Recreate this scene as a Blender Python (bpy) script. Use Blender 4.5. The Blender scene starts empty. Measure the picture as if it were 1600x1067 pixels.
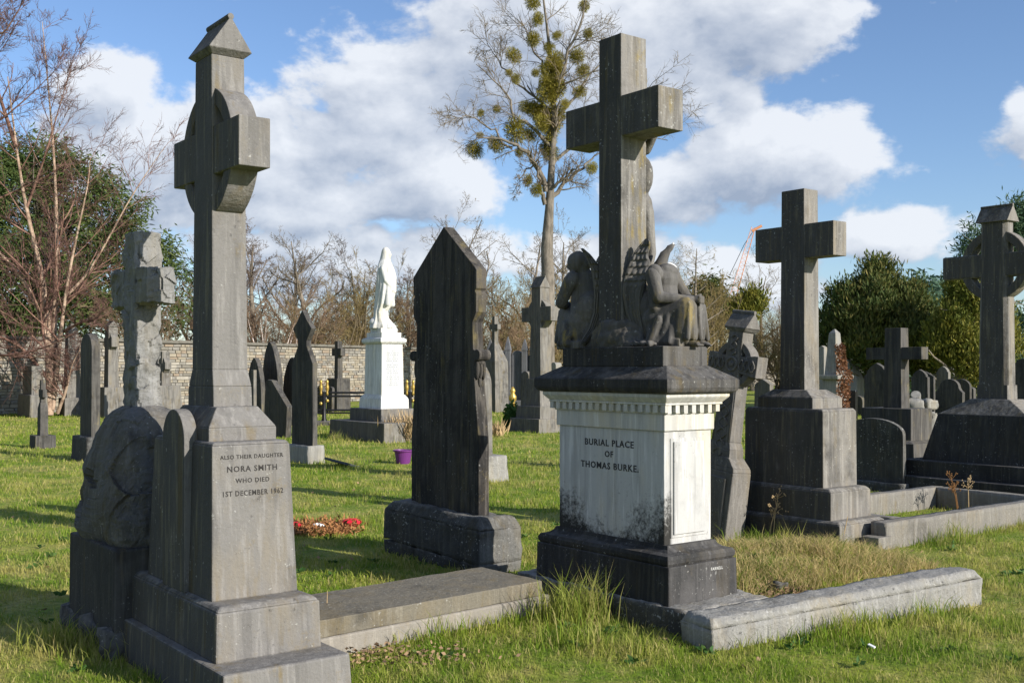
import bpy, bmesh, math, random
import numpy as np
from mathutils import Vector, Matrix, noise as mnoise

# ------------------------------------------------------------------ camera, world, sun
scene = bpy.context.scene
col = scene.collection
F, CX, HY, EYE = 1685.0, 800.0, 577.0, 1.6          # photo calibration: focal length in px, horizon row, eye height
cam_d = bpy.data.cameras.new('camera'); cam = bpy.data.objects.new('camera', cam_d); col.objects.link(cam)
cam.location = (0, 0, EYE); cam.rotation_euler = (math.radians(90), 0, 0)
cam_d.sensor_width = 36; cam_d.lens = F / 1600 * 36; cam_d.shift_y = (HY - 533.5) / 1600
cam_d.clip_end = 3000; scene.camera = cam
scene.view_settings.view_transform = 'Standard'; scene.view_settings.look = 'None'
scene.view_settings.gamma = 1; scene.view_settings.use_curve_mapping = False
scene.view_settings.exposure = 0.6
scene.cycles.max_bounces = 5; scene.cycles.diffuse_bounces = 2; scene.cycles.transparent_max_bounces = 4

SUN_EL = math.radians(23.5); SUN_H = (0.81, -0.587)
SUN_AZ = math.atan2(SUN_H[0], SUN_H[1])
sdir = Vector((math.sin(SUN_AZ) * math.cos(SUN_EL), math.cos(SUN_AZ) * math.cos(SUN_EL), math.sin(SUN_EL)))
sun_d = bpy.data.lights.new('sun', 'SUN'); sun_d.energy = 4.8; sun_d.angle = math.radians(0.5); sun_d.color = (1, .945, .86)
sun = bpy.data.objects.new('sun', sun_d); col.objects.link(sun)
sun.rotation_euler = sdir.to_track_quat('Z', 'Y').to_euler(); sun.location = (20, -15, 20)

class NT:
    """tiny node-tree writer"""
    def __init__(s, tree): s.t = tree; s.n = tree.nodes; s.l = tree.links
    def new(s, typ, **kw):
        n = s.n.new(typ)
        for k, v in kw.items(): setattr(n, k, v)
        return n
    def put(s, sock, v):
        if isinstance(v, bpy.types.NodeSocket): s.l.new(v, sock)
        elif isinstance(v, (tuple, list)) and sock.type == 'RGBA' and len(v) == 3: sock.default_value = (*v, 1)
        else: sock.default_value = v
    def math(s, op, a, b=0.0, c=None, clamp=False):
        n = s.new('ShaderNodeMath', operation=op, use_clamp=clamp); s.put(n.inputs[0], a); s.put(n.inputs[1], b)
        if c is not None: s.put(n.inputs[2], c)
        return n.outputs[0]
    def vmath(s, op, a, b=None, scale=None):
        n = s.new('ShaderNodeVectorMath', operation=op); s.put(n.inputs[0], a)
        if b is not None: s.put(n.inputs[1], b)
        if scale is not None: s.put(n.inputs['Scale'], scale)
        return n.outputs[0]
    def noise(s, vec, scale, detail=4, rough=.55, dist=0):
        n = s.new('ShaderNodeTexNoise'); s.put(n.inputs['Vector'], vec); n.inputs['Scale'].default_value = scale
        n.inputs['Detail'].default_value = detail; n.inputs['Roughness'].default_value = rough; n.inputs['Distortion'].default_value = dist
        return n.outputs['Fac']
    def voro(s, vec, scale, feature='F1'):
        n = s.new('ShaderNodeTexVoronoi', feature=feature); s.put(n.inputs['Vector'], vec); n.inputs['Scale'].default_value = scale
        return n.outputs['Distance']
    def step(s, v, lo, hi, smooth=True):
        n = s.new('ShaderNodeMapRange', interpolation_type='SMOOTHSTEP' if smooth else 'LINEAR'); s.put(n.inputs[0], v)
        n.inputs[1].default_value = lo; n.inputs[2].default_value = hi; n.inputs[3].default_value = 0; n.inputs[4].default_value = 1
        return n.outputs[0]
    def mix(s, f, a, b, mode='MIX'):
        n = s.new('ShaderNodeMix', data_type='RGBA', blend_type=mode, clamp_factor=True)
        s.put(n.inputs[0], f); s.put(n.inputs[6], a); s.put(n.inputs[7], b)
        return n.outputs[2]

# ---- sky: Nishita plus procedural cumulus, all in direction space
world = bpy.data.worlds.new('World'); scene.world = world; world.use_nodes = True
wt = NT(world.node_tree); wt.n.clear()
SKY_STRENGTH = 0.08
sky = wt.new('ShaderNodeTexSky', sky_type='NISHITA'); sky.sun_disc = False
sky.sun_elevation = SUN_EL; sky.sun_rotation = SUN_AZ; sky.altitude = 20; sky.air_density = 1.0; sky.dust_density = 0.4; sky.ozone_density = 2.0

def cloud_group():
    g = bpy.data.node_groups.new('cloud_density', 'ShaderNodeTree')
    g.interface.new_socket('Dir', in_out='INPUT', socket_type='NodeSocketVector')
    g.interface.new_socket('Density', in_out='OUTPUT', socket_type='NodeSocketFloat')
    t = NT(g); gi = t.new('NodeGroupInput'); go = t.new('NodeGroupOutput')
    d = gi.outputs[0]
    sp = t.new('ShaderNodeSeparateXYZ'); t.l.new(d, sp.inputs[0])
    az = t.math('ARCTAN2', sp.outputs[0], sp.outputs[1]); el = t.math('ARCSINE', sp.outputs[2])
    blobs = [  # azimuth and elevation (degrees), half-widths, weight
        (-14.2, 11.2, 4.6, 3.4, 1.0), (-20.5, 13.6, 2.6, 2.0, .85), (-12, 8.2, 7, 2.6, .8), (-7.5, 14.0, 5.0, 4.5, .95), (-5, 10, 5.5, 4, .75),
        (3, 16.5, 10, 4.5, .95), (13.5, 18, 5.5, 3.6, .9), (9, 14, 6, 2.6, .6), (14, 10.8, 4.6, 2.3, 1.05), (7.5, 9.6, 4, 2.0, .8),
        (19.6, 6.7, 3.6, 1.5, .8), (26.5, 11.5, 2.6, 2.0, .85), (21.0, 17.7, 2.2, 1.0, .38), (-4, 6.2, 5, 2.0, .8), (5, 5.6, 6, 1.8, .75),
        (-24, 4.2, 6, 1.4, .6), (-18.5, 9.5, 6, 3.6, 1.0), (-10, 6.3, 8, 2.2, .8), (-22.5, 8.5, 4, 3, .75), (-9.5, 12.0, 3.5, 3.0, .9), (-14, 18.6, 4, .7, .32), (12, 4.8, 5, 1.8, .7), (-38, 14, 9, 5, .8), (40, 13, 10, 5, .8), (-55, 9, 9, 3, .8)]
    acc = None
    for a, e, wa, we, w in blobs:
        r = math.radians
        x = t.math('MULTIPLY', t.math('SUBTRACT', az, r(a)), 1 / r(wa)); y = t.math('MULTIPLY', t.math('SUBTRACT', el, r(e)), 1 / r(we))
        rr = t.math('ADD', t.math('MULTIPLY', x, x), t.math('MULTIPLY', y, y))
        v = t.math('MULTIPLY', t.math('EXPONENT', t.math('MULTIPLY', rr, -.8)), w)
        acc = v if acc is None else t.math('MAXIMUM', acc, v)
    # away from the photographed part the sky goes on with the same kind of broken cloud
    n0 = t.step(t.noise(t.vmath('MULTIPLY', d, (1, 1, 1.8)), 2.6, 3), .45, .75)
    front = t.step(t.math('ABSOLUTE', az), .52, .8)
    hi = t.step(el, .36, .5); out = t.math('MAXIMUM', front, hi)
    acc = t.math('MAXIMUM', acc, t.math('MULTIPLY', n0, out))
    q = t.vmath('MULTIPLY', d, (1, 1, 1.5))
    n1 = t.noise(q, 7, 10, .58, .25)
    n2 = t.noise(q, 26, 6, .55, .1)
    n = t.math('ADD', t.math('MULTIPLY', t.math('SUBTRACT', n1, .5), 1.5), t.math('MULTIPLY', t.math('SUBTRACT', n2, .5), .72))
    t.l.new(t.math('ADD', acc, n), go.inputs[0])
    return g
cg = cloud_group()
def dens(v):
    n = wt.new('ShaderNodeGroup'); n.node_tree = cg; wt.put(n.inputs[0], v); return n.outputs[0]
tc = wt.new('ShaderNodeTexCoord'); dirv = wt.vmath('NORMALIZE', tc.outputs['Generated'])
off = wt.vmath('NORMALIZE', wt.vmath('ADD', dirv, (0.028, -0.01, 0.035)))
off2 = wt.vmath('NORMALIZE', wt.vmath('ADD', dirv, (0.008, -0.003, 0.012)))
d0 = dens(dirv); d1 = dens(off); d2 = dens(off2)
mask = wt.step(d0, .32, .55)
lit = wt.math('ADD', wt.math('MULTIPLY', wt.math('SUBTRACT', d0, d1), 1.0), wt.math('MULTIPLY', wt.math('SUBTRACT', d0, d2), .9))
thick = wt.step(d0, .45, 1.25)
lum = wt.math('SUBTRACT', wt.math('ADD', lit, .66), wt.math('MULTIPLY', thick, .52), clamp=True)
ccol = wt.mix(lum, (2.9, 3.5, 4.6), (7.2, 7.5, 8.0))
sk = wt.mix(1.0, sky.outputs[0], (1.04, 1.14, 1.34), 'MULTIPLY')
final = wt.mix(wt.math('MULTIPLY', mask, .94), sk, ccol)
bg = wt.new('ShaderNodeBackground'); wt.put(bg.inputs[0], final); bg.inputs[1].default_value = SKY_STRENGTH
wo = wt.new('ShaderNodeOutputWorld'); wt.l.new(bg.outputs[0], wo.inputs[0])

# ------------------------------------------------------------------ materials
def mat_base(name, rough=.85):
    m = bpy.data.materials.new(name); m.use_nodes = True; t = NT(m.node_tree); b = t.n['Principled BSDF']
    b.inputs['Roughness'].default_value = rough; b.inputs['Specular IOR Level'].default_value = .25
    return m, t, b
def flat(name, c, rough=.6, metal=0, var=.15, scale=20):
    m, t, b = mat_base(name, rough); p = t.new('ShaderNodeNewGeometry').outputs['Position']
    n = t.noise(p, scale, 3); v = t.mix(n, tuple(x * (1 - var) for x in c), tuple(min(1, x * (1 + var)) for x in c))
    t.put(b.inputs['Base Color'], v); b.inputs['Metallic'].default_value = metal
    return m
def stone(name, base, dark, kd=.5, lichen=(.15, .105, .03), kl=.2, specks=.0, streak=.5, grain=.15, bump=.45, pale=None, foot=None, seed=0.0, shade_growth=0.0):
    m, t, b = mat_base(name, .88)
    p0 = t.new('ShaderNodeNewGeometry').outputs['Position']; p = t.vmath('ADD', p0, (seed, seed * .7, seed * .3))
    big = t.noise(p, 1.7, 8, .62); mid = t.noise(p, 7, 6, .6); fine = t.noise(p, 60, 4, .7)
    sv = t.vmath('MULTIPLY', p, (14, 14, .9)); st = t.noise(sv, 1, 5, .6); st2 = t.noise(t.vmath('MULTIPLY', p, (30, 30, 2.2)), 1, 4, .6)
    c = t.mix(t.step(t.math('ADD', t.math('MULTIPLY', big, .7), t.math('MULTIPLY', mid, .3)), .62 - .3 * kd, .82 - .3 * kd), base, dark)
    c = t.mix(t.math('MULTIPLY', t.step(st, .48, .60), streak), c, dark)
    warm = (min(1, base[0] * 1.30), base[1] * 1.12, base[2] * .78)
    c = t.mix(t.math('MULTIPLY', t.step(t.noise(t.vmath('MULTIPLY', p, (3.2, 3.2, .8)), 1.3, 7, .65), .48, .68), .38), c, warm)
    pale = pale or tuple(min(1, x * 1.45) for x in base)
    c = t.mix(t.math('MULTIPLY', t.step(st2, .52, .66), .55), c, pale)
    pit = t.math('MULTIPLY', t.step(t.noise(p, 33, 5, .75), .60, .70), t.step(t.noise(p, 4.1, 4), .45, .6))
    c = t.mix(t.math('MULTIPLY', pit, .55), c, tuple(x * .5 for x in dark))
    lm = t.math('MULTIPLY', t.step(t.noise(t.vmath('MULTIPLY', p, (9, 9, 1.3)), 1.1, 5, .6), .55, .69), t.step(mid, .35, .65))
    c = t.mix(t.math('MULTIPLY', lm, min(1, kl * 2.2)), c, lichen)
    lm2 = t.math('MULTIPLY', t.step(mid, .58, .68), t.step(fine, .42, .6))
    c = t.mix(t.math('MULTIPLY', lm2, kl), c, lichen)
    if shade_growth:      # black-green growth that covers each stone's shaded north face and paints its shade deeper, ragged and streaked at its borders
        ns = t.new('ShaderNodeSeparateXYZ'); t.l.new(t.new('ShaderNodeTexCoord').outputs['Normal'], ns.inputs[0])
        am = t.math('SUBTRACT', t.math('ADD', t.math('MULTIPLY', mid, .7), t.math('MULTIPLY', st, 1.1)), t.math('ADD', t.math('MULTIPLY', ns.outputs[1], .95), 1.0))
        am = t.math('MULTIPLY', t.step(am, .12, .8), shade_growth)
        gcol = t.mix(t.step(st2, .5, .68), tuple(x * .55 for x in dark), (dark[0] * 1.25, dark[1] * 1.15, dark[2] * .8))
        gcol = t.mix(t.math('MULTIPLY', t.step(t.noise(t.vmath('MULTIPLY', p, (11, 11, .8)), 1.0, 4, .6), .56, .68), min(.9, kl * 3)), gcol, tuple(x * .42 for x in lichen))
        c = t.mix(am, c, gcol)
    if specks:
        sp = t.math('MULTIPLY', t.step(t.noise(p, 45, 3, .6), .66 - .03 * specks, .70), t.step(t.noise(p, 3.3, 3), .42, .62))
        c = t.mix(t.math('MULTIPLY', sp, min(1, .55 + .2 * specks)), c, (.36, .355, .33))
    g = t.math('ADD', 1 - grain, t.math('MULTIPLY', fine, grain * 2))
    c = t.mix(1, c, t.mix(g, (0, 0, 0), (1, 1, 1)), 'MULTIPLY') if False else t.vmath('SCALE', c, scale=g)
    if foot:                                        # black algae and dirt with its own edge, rising from the foot of the stone
        sep = t.new('ShaderNodeSeparateXYZ'); t.l.new(t.new('ShaderNodeTexCoord').outputs['Object'], sep.inputs[0])
        z0, z1, ylim = foot
        rise = t.math('SUBTRACT', 1.0, t.step(sep.outputs[2], z0, z1, False))
        xx = t.math('MULTIPLY', sep.outputs[0], 1.95); corner = t.math('MULTIPLY', t.math('SUBTRACT', t.math('MULTIPLY', xx, xx), .45), .42)
        f = t.math('ADD', t.math('ADD', rise, corner), t.math('MULTIPLY', t.math('SUBTRACT', t.noise(p, 3.2, 9, .68), .5), 1.5))
        f = t.math('ADD', f, t.math('MULTIPLY', t.math('SUBTRACT', t.noise(p, 38, 5, .75), .5), 1.0))
        f = t.math('MULTIPLY', t.step(f, .52, 1.0), t.math('SUBTRACT', 1, t.step(sep.outputs[1], ylim, ylim + .03)))
        c = t.mix(f, c, (.028, .027, .024))
        dots = t.math('MULTIPLY', t.step(t.noise(p, 26, 4, .7), .6, .72), t.step(t.noise(p, 2.6, 3), .5, .64))
        c = t.mix(t.math('MULTIPLY', dots, .7), c, (.12, .11, .10))
    t.put(b.inputs['Base Color'], c)
    bm_ = t.new('ShaderNodeBump'); bm_.inputs['Strength'].default_value = bump; bm_.inputs['Distance'].default_value = .012
    t.put(bm_.inputs['Height'], t.math('SUBTRACT', t.math('ADD', fine, t.math('MULTIPLY', t.noise(p, 18, 6, .65), 1.6)), t.math('MULTIPLY', pit, .9))); t.l.new(bm_.outputs[0], b.inputs['Normal'])
    return m
M = {}
M['lime'] = stone('grey_limestone', (.165, .157, .147), (.08, .076, .073), .35, kl=.30, specks=.4, streak=.35, shade_growth=0.85)
M['lime_dark'] = stone('weathered_limestone', (.085, .081, .076), (.03, .029, .028), .55, kl=.22, specks=.5, streak=.6, seed=3, shade_growth=0.7)
M['cross'] = stone('lichened_limestone', lichen=(.25, .185, .045), base=(.19, .18, .165), dark=(.06, .057, .053), kd=.42, kl=.42, specks=1.6, streak=.5, seed=9, shade_growth=0.85)
M['plain'] = stone('stained_limestone', (.19, .178, .16), (.075, .071, .066), .45, kl=.15, specks=.8, streak=.45, seed=15, shade_growth=0.85)
M['crust'] = stone('blackened_limestone', (.078, .07, .061), (.018, .017, .0165), .66, kl=.28, specks=.2, streak=.8, seed=5, lichen=(.2, .16, .06), shade_growth=0.5)
M['rough'] = stone('rock_faced_limestone', (.20, .198, .19), (.10, .098, .095), .3, kl=.12, specks=.2, streak=.1, bump=.6, seed=7, shade_growth=0.45)
M['boulder'] = stone('dark_boulder_rock', (.12, .116, .11), (.045, .043, .042), .5, kl=.15, specks=.5, streak=.25, bump=.7, seed=8, shade_growth=0.4)
M['marble'] = stone('weathered_marble', (.42, .415, .40), (.28, .277, .268), .3, lichen=(.45, .40, .27), kl=.10, streak=.55, grain=.08, bump=.12, seed=2, foot=(.5, .98, -.17))
M['marble2'] = stone('marble_cornice', (.43, .42, .39), (.26, .25, .23), .3, lichen=(.4, .36, .25), kl=.14, streak=.35, grain=.06, bump=.1, seed=4)
M['white'] = stone('white_marble', (.52, .52, .505), (.36, .36, .345), .3, lichen=(.5, .46, .36), kl=.10, streak=.58, grain=.04, bump=.06, pale=(.84, .84, .82))
M['plinth'] = stone('black_plinth_stone', (.075, .072, .07), (.024, .024, .024), .6, kl=.1, specks=.9, streak=.55, seed=6, shade_growth=0.7)
M['granite'] = stone('rough_granite', (.13, .128, .12), (.03, .029, .028), .5, kl=.14, specks=2.2, streak=.12, grain=.3, bump=.8, seed=11, shade_growth=0.75)
M['foundation'] = stone('foundation_granite', (.24, .232, .215), (.09, .087, .08), .4, kl=.12, specks=2.6, streak=.1, grain=.3, bump=.8, seed=31, shade_growth=.9)
M['knot'] = stone('carved_limestone', (.16, .15, .137), (.07, .067, .063), .4, kl=.2, specks=.4, streak=.3, seed=33, shade_growth=.45)
M['granite_pale'] = stone('pale_granite', (.245, .238, .22), (.085, .082, .075), .3, kl=.1, specks=1.6, streak=.12, grain=.28, bump=.8, seed=12)
M['slab'] = stone('ledger_stone', (.15, .135, .105), (.07, .064, .052), .4, kl=.3, specks=1.3, streak=.05, grain=.25, bump=.5, seed=13)
M['slab2'] = stone('ledger_plinth', (.23, .21, .18), (.15, .135, .115), .3, kl=.18, specks=.5, streak=.2, grain=.2, bump=.4, seed=14, shade_growth=0)
M['angel'] = stone('angel_stone', (.105, .10, .094), (.038, .036, .034), .45, lichen=(.30, .22, .05), kl=.3, specks=.4, streak=.3, bump=.2, seed=17, shade_growth=0.45)
M['kerbr'] = stone('kerb_limestone', (.18, .168, .148), (.09, .084, .075), .35, kl=.2, specks=.8, streak=.2, grain=.22, bump=.5, seed=18)
M['far'] = stone('old_grave_stone', (.17, .16, .143), (.07, .066, .061), .5, kl=.25, streak=.5, bump=.2, seed=19, shade_growth=0.6)
M['far_black'] = stone('sooty_grave_stone', (.085, .08, .073), (.028, .027, .026), .55, kl=.22, streak=.6, bump=.2, seed=20, lichen=(.24, .2, .1), shade_growth=0.55)
M['far_pale'] = stone('pale_grave_stone', (.23, .222, .20), (.13, .124, .112), .35, kl=.15, streak=.4, bump=.15, seed=21)
M['tomb'] = stone('slate_grey_tomb', (.125, .128, .138), (.065, .067, .072), .4, kl=.12, streak=.4, bump=.1, seed=22, shade_growth=0.3)
def worn(name, ink, stone_c):
    m, t, b = mat_base(name, .95); p = t.new('ShaderNodeNewGeometry').outputs['Position']
    n = t.math('ADD', t.math('MULTIPLY', t.noise(p, 22, 4, .7), .6), t.math('MULTIPLY', t.noise(p, 90, 3, .7), .4)); t.put(b.inputs['Base Color'], t.mix(t.step(n, .56, .70), ink, stone_c)); return m
M['letter'] = worn('worn_dark_lettering', (.035, .033, .031), (.13, .125, .118)); M['letter_marble'] = worn('worn_leaded_lettering', (.045, .044, .046), (.36, .35, .33)); M['fresh'] = flat('fresh_white_fracture', (.55, .54, .52), .9, 0, .15, 40); M['letter_pale'] = flat('pale_lettering', (.5, .49, .46)); M['letter_grey'] = flat('grey_lettering', (.3, .31, .33))
M['black_metal'] = flat('black_iron', (.012, .012, .013), .4); M['gold'] = flat('gilt_metal', (.5, .34, .09), .35, .6)
M['polished'] = flat('polished_black_granite', (.012, .012, .014), .15); M['slate'] = flat('grey_slate', (.05, .055, .06), .5)
M['purple'] = flat('purple_plastic', (.13, .03, .15), .35, 0, .05); M['soil'] = flat('brown_soil', (.10, .062, .035), 1, 0, .5, 30)
M['red'] = flat('red_fabric', (.55, .018, .035), .7); M['pink'] = flat('pink_plastic', (.7, .3, .35), .6); M['wreath'] = flat('dead_fir_sprigs', (.30, .14, .055), .9, 0, .45, 40)
M['whitep'] = flat('white_plastic', (.75, .75, .73), .5); M['turq'] = flat('turquoise_plastic', (.08, .42, .5), .5)
M['crane'] = flat('orange_paint', (.55, .24, .12), .5); M['crane2'] = flat('pale_pink_paint', (.6, .33, .26), .5)
M['straw'] = flat('dry_straw', (.42, .30, .16), .9, 0, .3, 30); M['dock'] = flat('dried_dock', (.22, .11, .04), .9, 0, .4, 30); M['deadleaf'] = flat('dead_leaves', (.26, .17, .10), .9, 0, .6, 12)
def bark(name, a, b_, scale=6, stretch=.3):
    m, t, b = mat_base(name, .9); p = t.new('ShaderNodeNewGeometry').outputs['Position']
    n = t.noise(t.vmath('MULTIPLY', p, (1, 1, stretch)), scale, 6, .65); t.put(b.inputs['Base Color'], t.mix(t.step(n, .35, .65), a, b_))
    return m
M['bark'] = bark('grey_brown_bark', (.10, .085, .065), (.24, .205, .16)); M['bark_pale'] = bark('pale_bark', (.13, .11, .085), (.26, .22, .175))
M['bark_mid'] = bark('grey_bark', (.10, .088, .07), (.215, .185, .15)); M['birch'] = bark('birch_bark', (.20, .13, .09), (.46, .34, .25), 5, .9); M['birch_limb'] = bark('birch_limb', (.12, .06, .045), (.25, .15, .11), 4, 1)
M['birch_white'] = bark('white_birch_bark', (.42, .32, .27), (.72, .65, .6), 4, 1)
M['twig_red'] = bark('red_brown_twigs', (.10, .055, .045), (.17, .095, .075), 2, 1); M['twig_grey'] = bark('grey_twigs', (.13, .10, .06), (.22, .175, .11), 2, 1)
M['twig_purple'] = bark('purplish_twigs', (.12, .088, .068), (.21, .16, .125), .5, 1); M['twig_olive'] = bark('olive_twigs', (.17, .125, .045), (.26, .20, .085), .5, 1)
M['twig_brown'] = bark('russet_twigs', (.155, .10, .06), (.24, .16, .10), .5, 1)
def foliage(name, a, b_, c_, scale=.8, trans=.25):
    m, t, b = mat_base(name, .7); p = t.new('ShaderNodeNewGeometry').outputs['Position']
    at = t.new('ShaderNodeAttribute', attribute_name='tint').outputs['Fac']
    k = t.mix(t.step(t.noise(p, scale, 4), .35, .65), a, b_); k = t.mix(t.step(at, .55, 1.0), k, c_); t.put(b.inputs['Base Color'], k)
    tr = t.new('ShaderNodeBsdfTranslucent'); t.put(tr.inputs[0], k); mx = t.new('ShaderNodeMixShader'); mx.inputs[0].default_value = trans
    t.l.new(b.outputs[0], mx.inputs[1]); t.l.new(tr.outputs[0], mx.inputs[2]); t.l.new(mx.outputs[0], t.n['Material Output'].inputs[0])
    return m
M['yew'] = foliage('yew_needles', (.08, .13, .03), (.13, .165, .033), (.22, .22, .045))
M['golden'] = foliage('golden_yew_needles', (.095, .118, .018), (.165, .16, .024), (.26, .22, .038))
M['rusty'] = foliage('bronzed_yew_needles', (.055, .085, .02), (.095, .108, .025), (.18, .15, .04), .5)
M['fir'] = foliage('blue_green_needles', (.06, .12, .08), (.09, .16, .10), (.13, .2, .13))
M['pine'] = foliage('pine_needles', (.05, .10, .055), (.08, .135, .07), (.12, .17, .085))
M['cypress'] = foliage('drooping_cypress_sprays', (.045, .08, .02), (.085, .12, .03), (.15, .165, .05))
M['mistle'] = foliage('mistletoe_leaves', (.19, .175, .025), (.28, .24, .035), (.38, .31, .07), .6)
M['ivy'] = foliage('ivy_leaves', (.04, .10, .02), (.06, .12, .025), (.09, .15, .03)); M['ivydead'] = foliage('dead_ivy', (.14, .06, .03), (.22, .10, .05), (.28, .15, .08))

def grass_color(t):
    p = t.vmath('MULTIPLY', t.new('ShaderNodeNewGeometry').outputs['Position'], (1, 1, 0))
    n1 = t.noise(p, .42, 5, .6); n2 = t.noise(p, 1.9, 5, .65); n3 = t.noise(p, 7.5, 3, .6)
    green = t.mix(t.step(n2, .35, .65), (.14, .235, .02), (.265, .33, .032))
    dry = t.mix(n3, (.44, .36, .12), (.56, .45, .20))
    f = t.math('ADD', t.math('MULTIPLY', n1, .4), t.math('ADD', t.math('MULTIPLY', n2, .35), t.math('MULTIPLY', n3, .25)))
    return t.mix(t.math('MULTIPLY', t.step(f, .45, .62), .64), green, dry)
def grass_mat(name, ground=False, dry=0.0):
    m, t, b = mat_base(name, .8); b.inputs['Specular IOR Level'].default_value = .15
    c = grass_color(t)
    if ground:
        p = t.new('ShaderNodeNewGeometry').outputs['Position']
        c = t.mix(t.math('MULTIPLY', t.step(t.noise(p, 24, 5, .7), .4, .65), .55), c, (.12, .11, .035))
        bp = t.new('ShaderNodeBump'); bp.inputs['Strength'].default_value = .9; bp.inputs['Distance'].default_value = .05
        t.put(bp.inputs['Height'], t.noise(p, 30, 5, .7)); t.l.new(bp.outputs[0], b.inputs['Normal']); t.put(b.inputs['Base Color'], c)
        return m
    at = t.new('ShaderNodeAttribute', attribute_name='tint').outputs['Fac']
    c = t.mix(t.math('MULTIPLY', t.step(at, .25, .0), .5), c, (.09, .17, .015))
    c = t.mix(t.math('MULTIPLY', t.step(at, .66 - .6 * dry, 1.0 - .5 * dry), .75 + .17 * dry), c, (.56, .45 - .02 * dry, .21))
    t.put(b.inputs['Base Color'], c)
    tr = t.new('ShaderNodeBsdfTranslucent'); t.put(tr.inputs[0], c); mx = t.new('ShaderNodeMixShader'); mx.inputs[0].default_value = .45
    t.l.new(b.outputs[0], mx.inputs[1]); t.l.new(tr.outputs[0], mx.inputs[2]); t.l.new(mx.outputs[0], t.n['Material Output'].inputs[0])
    return m
M['ground'] = grass_mat('lawn_ground', True); M['grass'] = grass_mat('grass_blades'); M['drygrass'] = grass_mat('dry_grass_blades', False, 1.0)

# ------------------------------------------------------------------ object helpers
ROT = math.atan2(-.794, .608)                        # every grave in the row shares this heading
EX = np.array([.608, -.794]); EY = np.array([.794, .608])
def link(name, data, parent=None):
    o = bpy.data.objects.new(name, data); col.objects.link(o)
    if parent is not None: o.parent = parent
    return o
def tag(o, label, cat, group=None, kind=None):
    if label: o['label'] = label
    if cat: o['category'] = cat
    if group: o['group'] = group
    if kind: o['kind'] = kind
    return o
def thing(name, label, cat, xy, group=None, rot=ROT, z=0.0):
    o = link(name, None); o.location = (float(xy[0]), float(xy[1]), z); o.rotation_euler = (0, 0, rot); o.empty_display_size = .2
    return tag(o, label, cat, group)
def ray(px): return (px - CX) / F
def gp(px, py, z=0.0):
    Y = F * (EYE - z) / (py - HY); return np.array([(px - CX) * Y / F, Y])
def at3(px, py, Y): return Vector(((px - CX) * Y / F, Y, EYE - (py - HY) * Y / F))
def fit(pn, pl, pr, Yn):
    """centre and half sizes of an upright block from the columns of its near, left and right edges"""
    N = np.array([ray(pn) * Yn, Yn])
    w = lambda d, p: -(N[0] - ray(p) * N[1]) / (d[0] - ray(p) * d[1])
    wx, wy = w(-EX, pl), w(EY, pr)
    return N - EX * wx / 2 + EY * wy / 2, wx / 2, wy / 2
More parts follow.
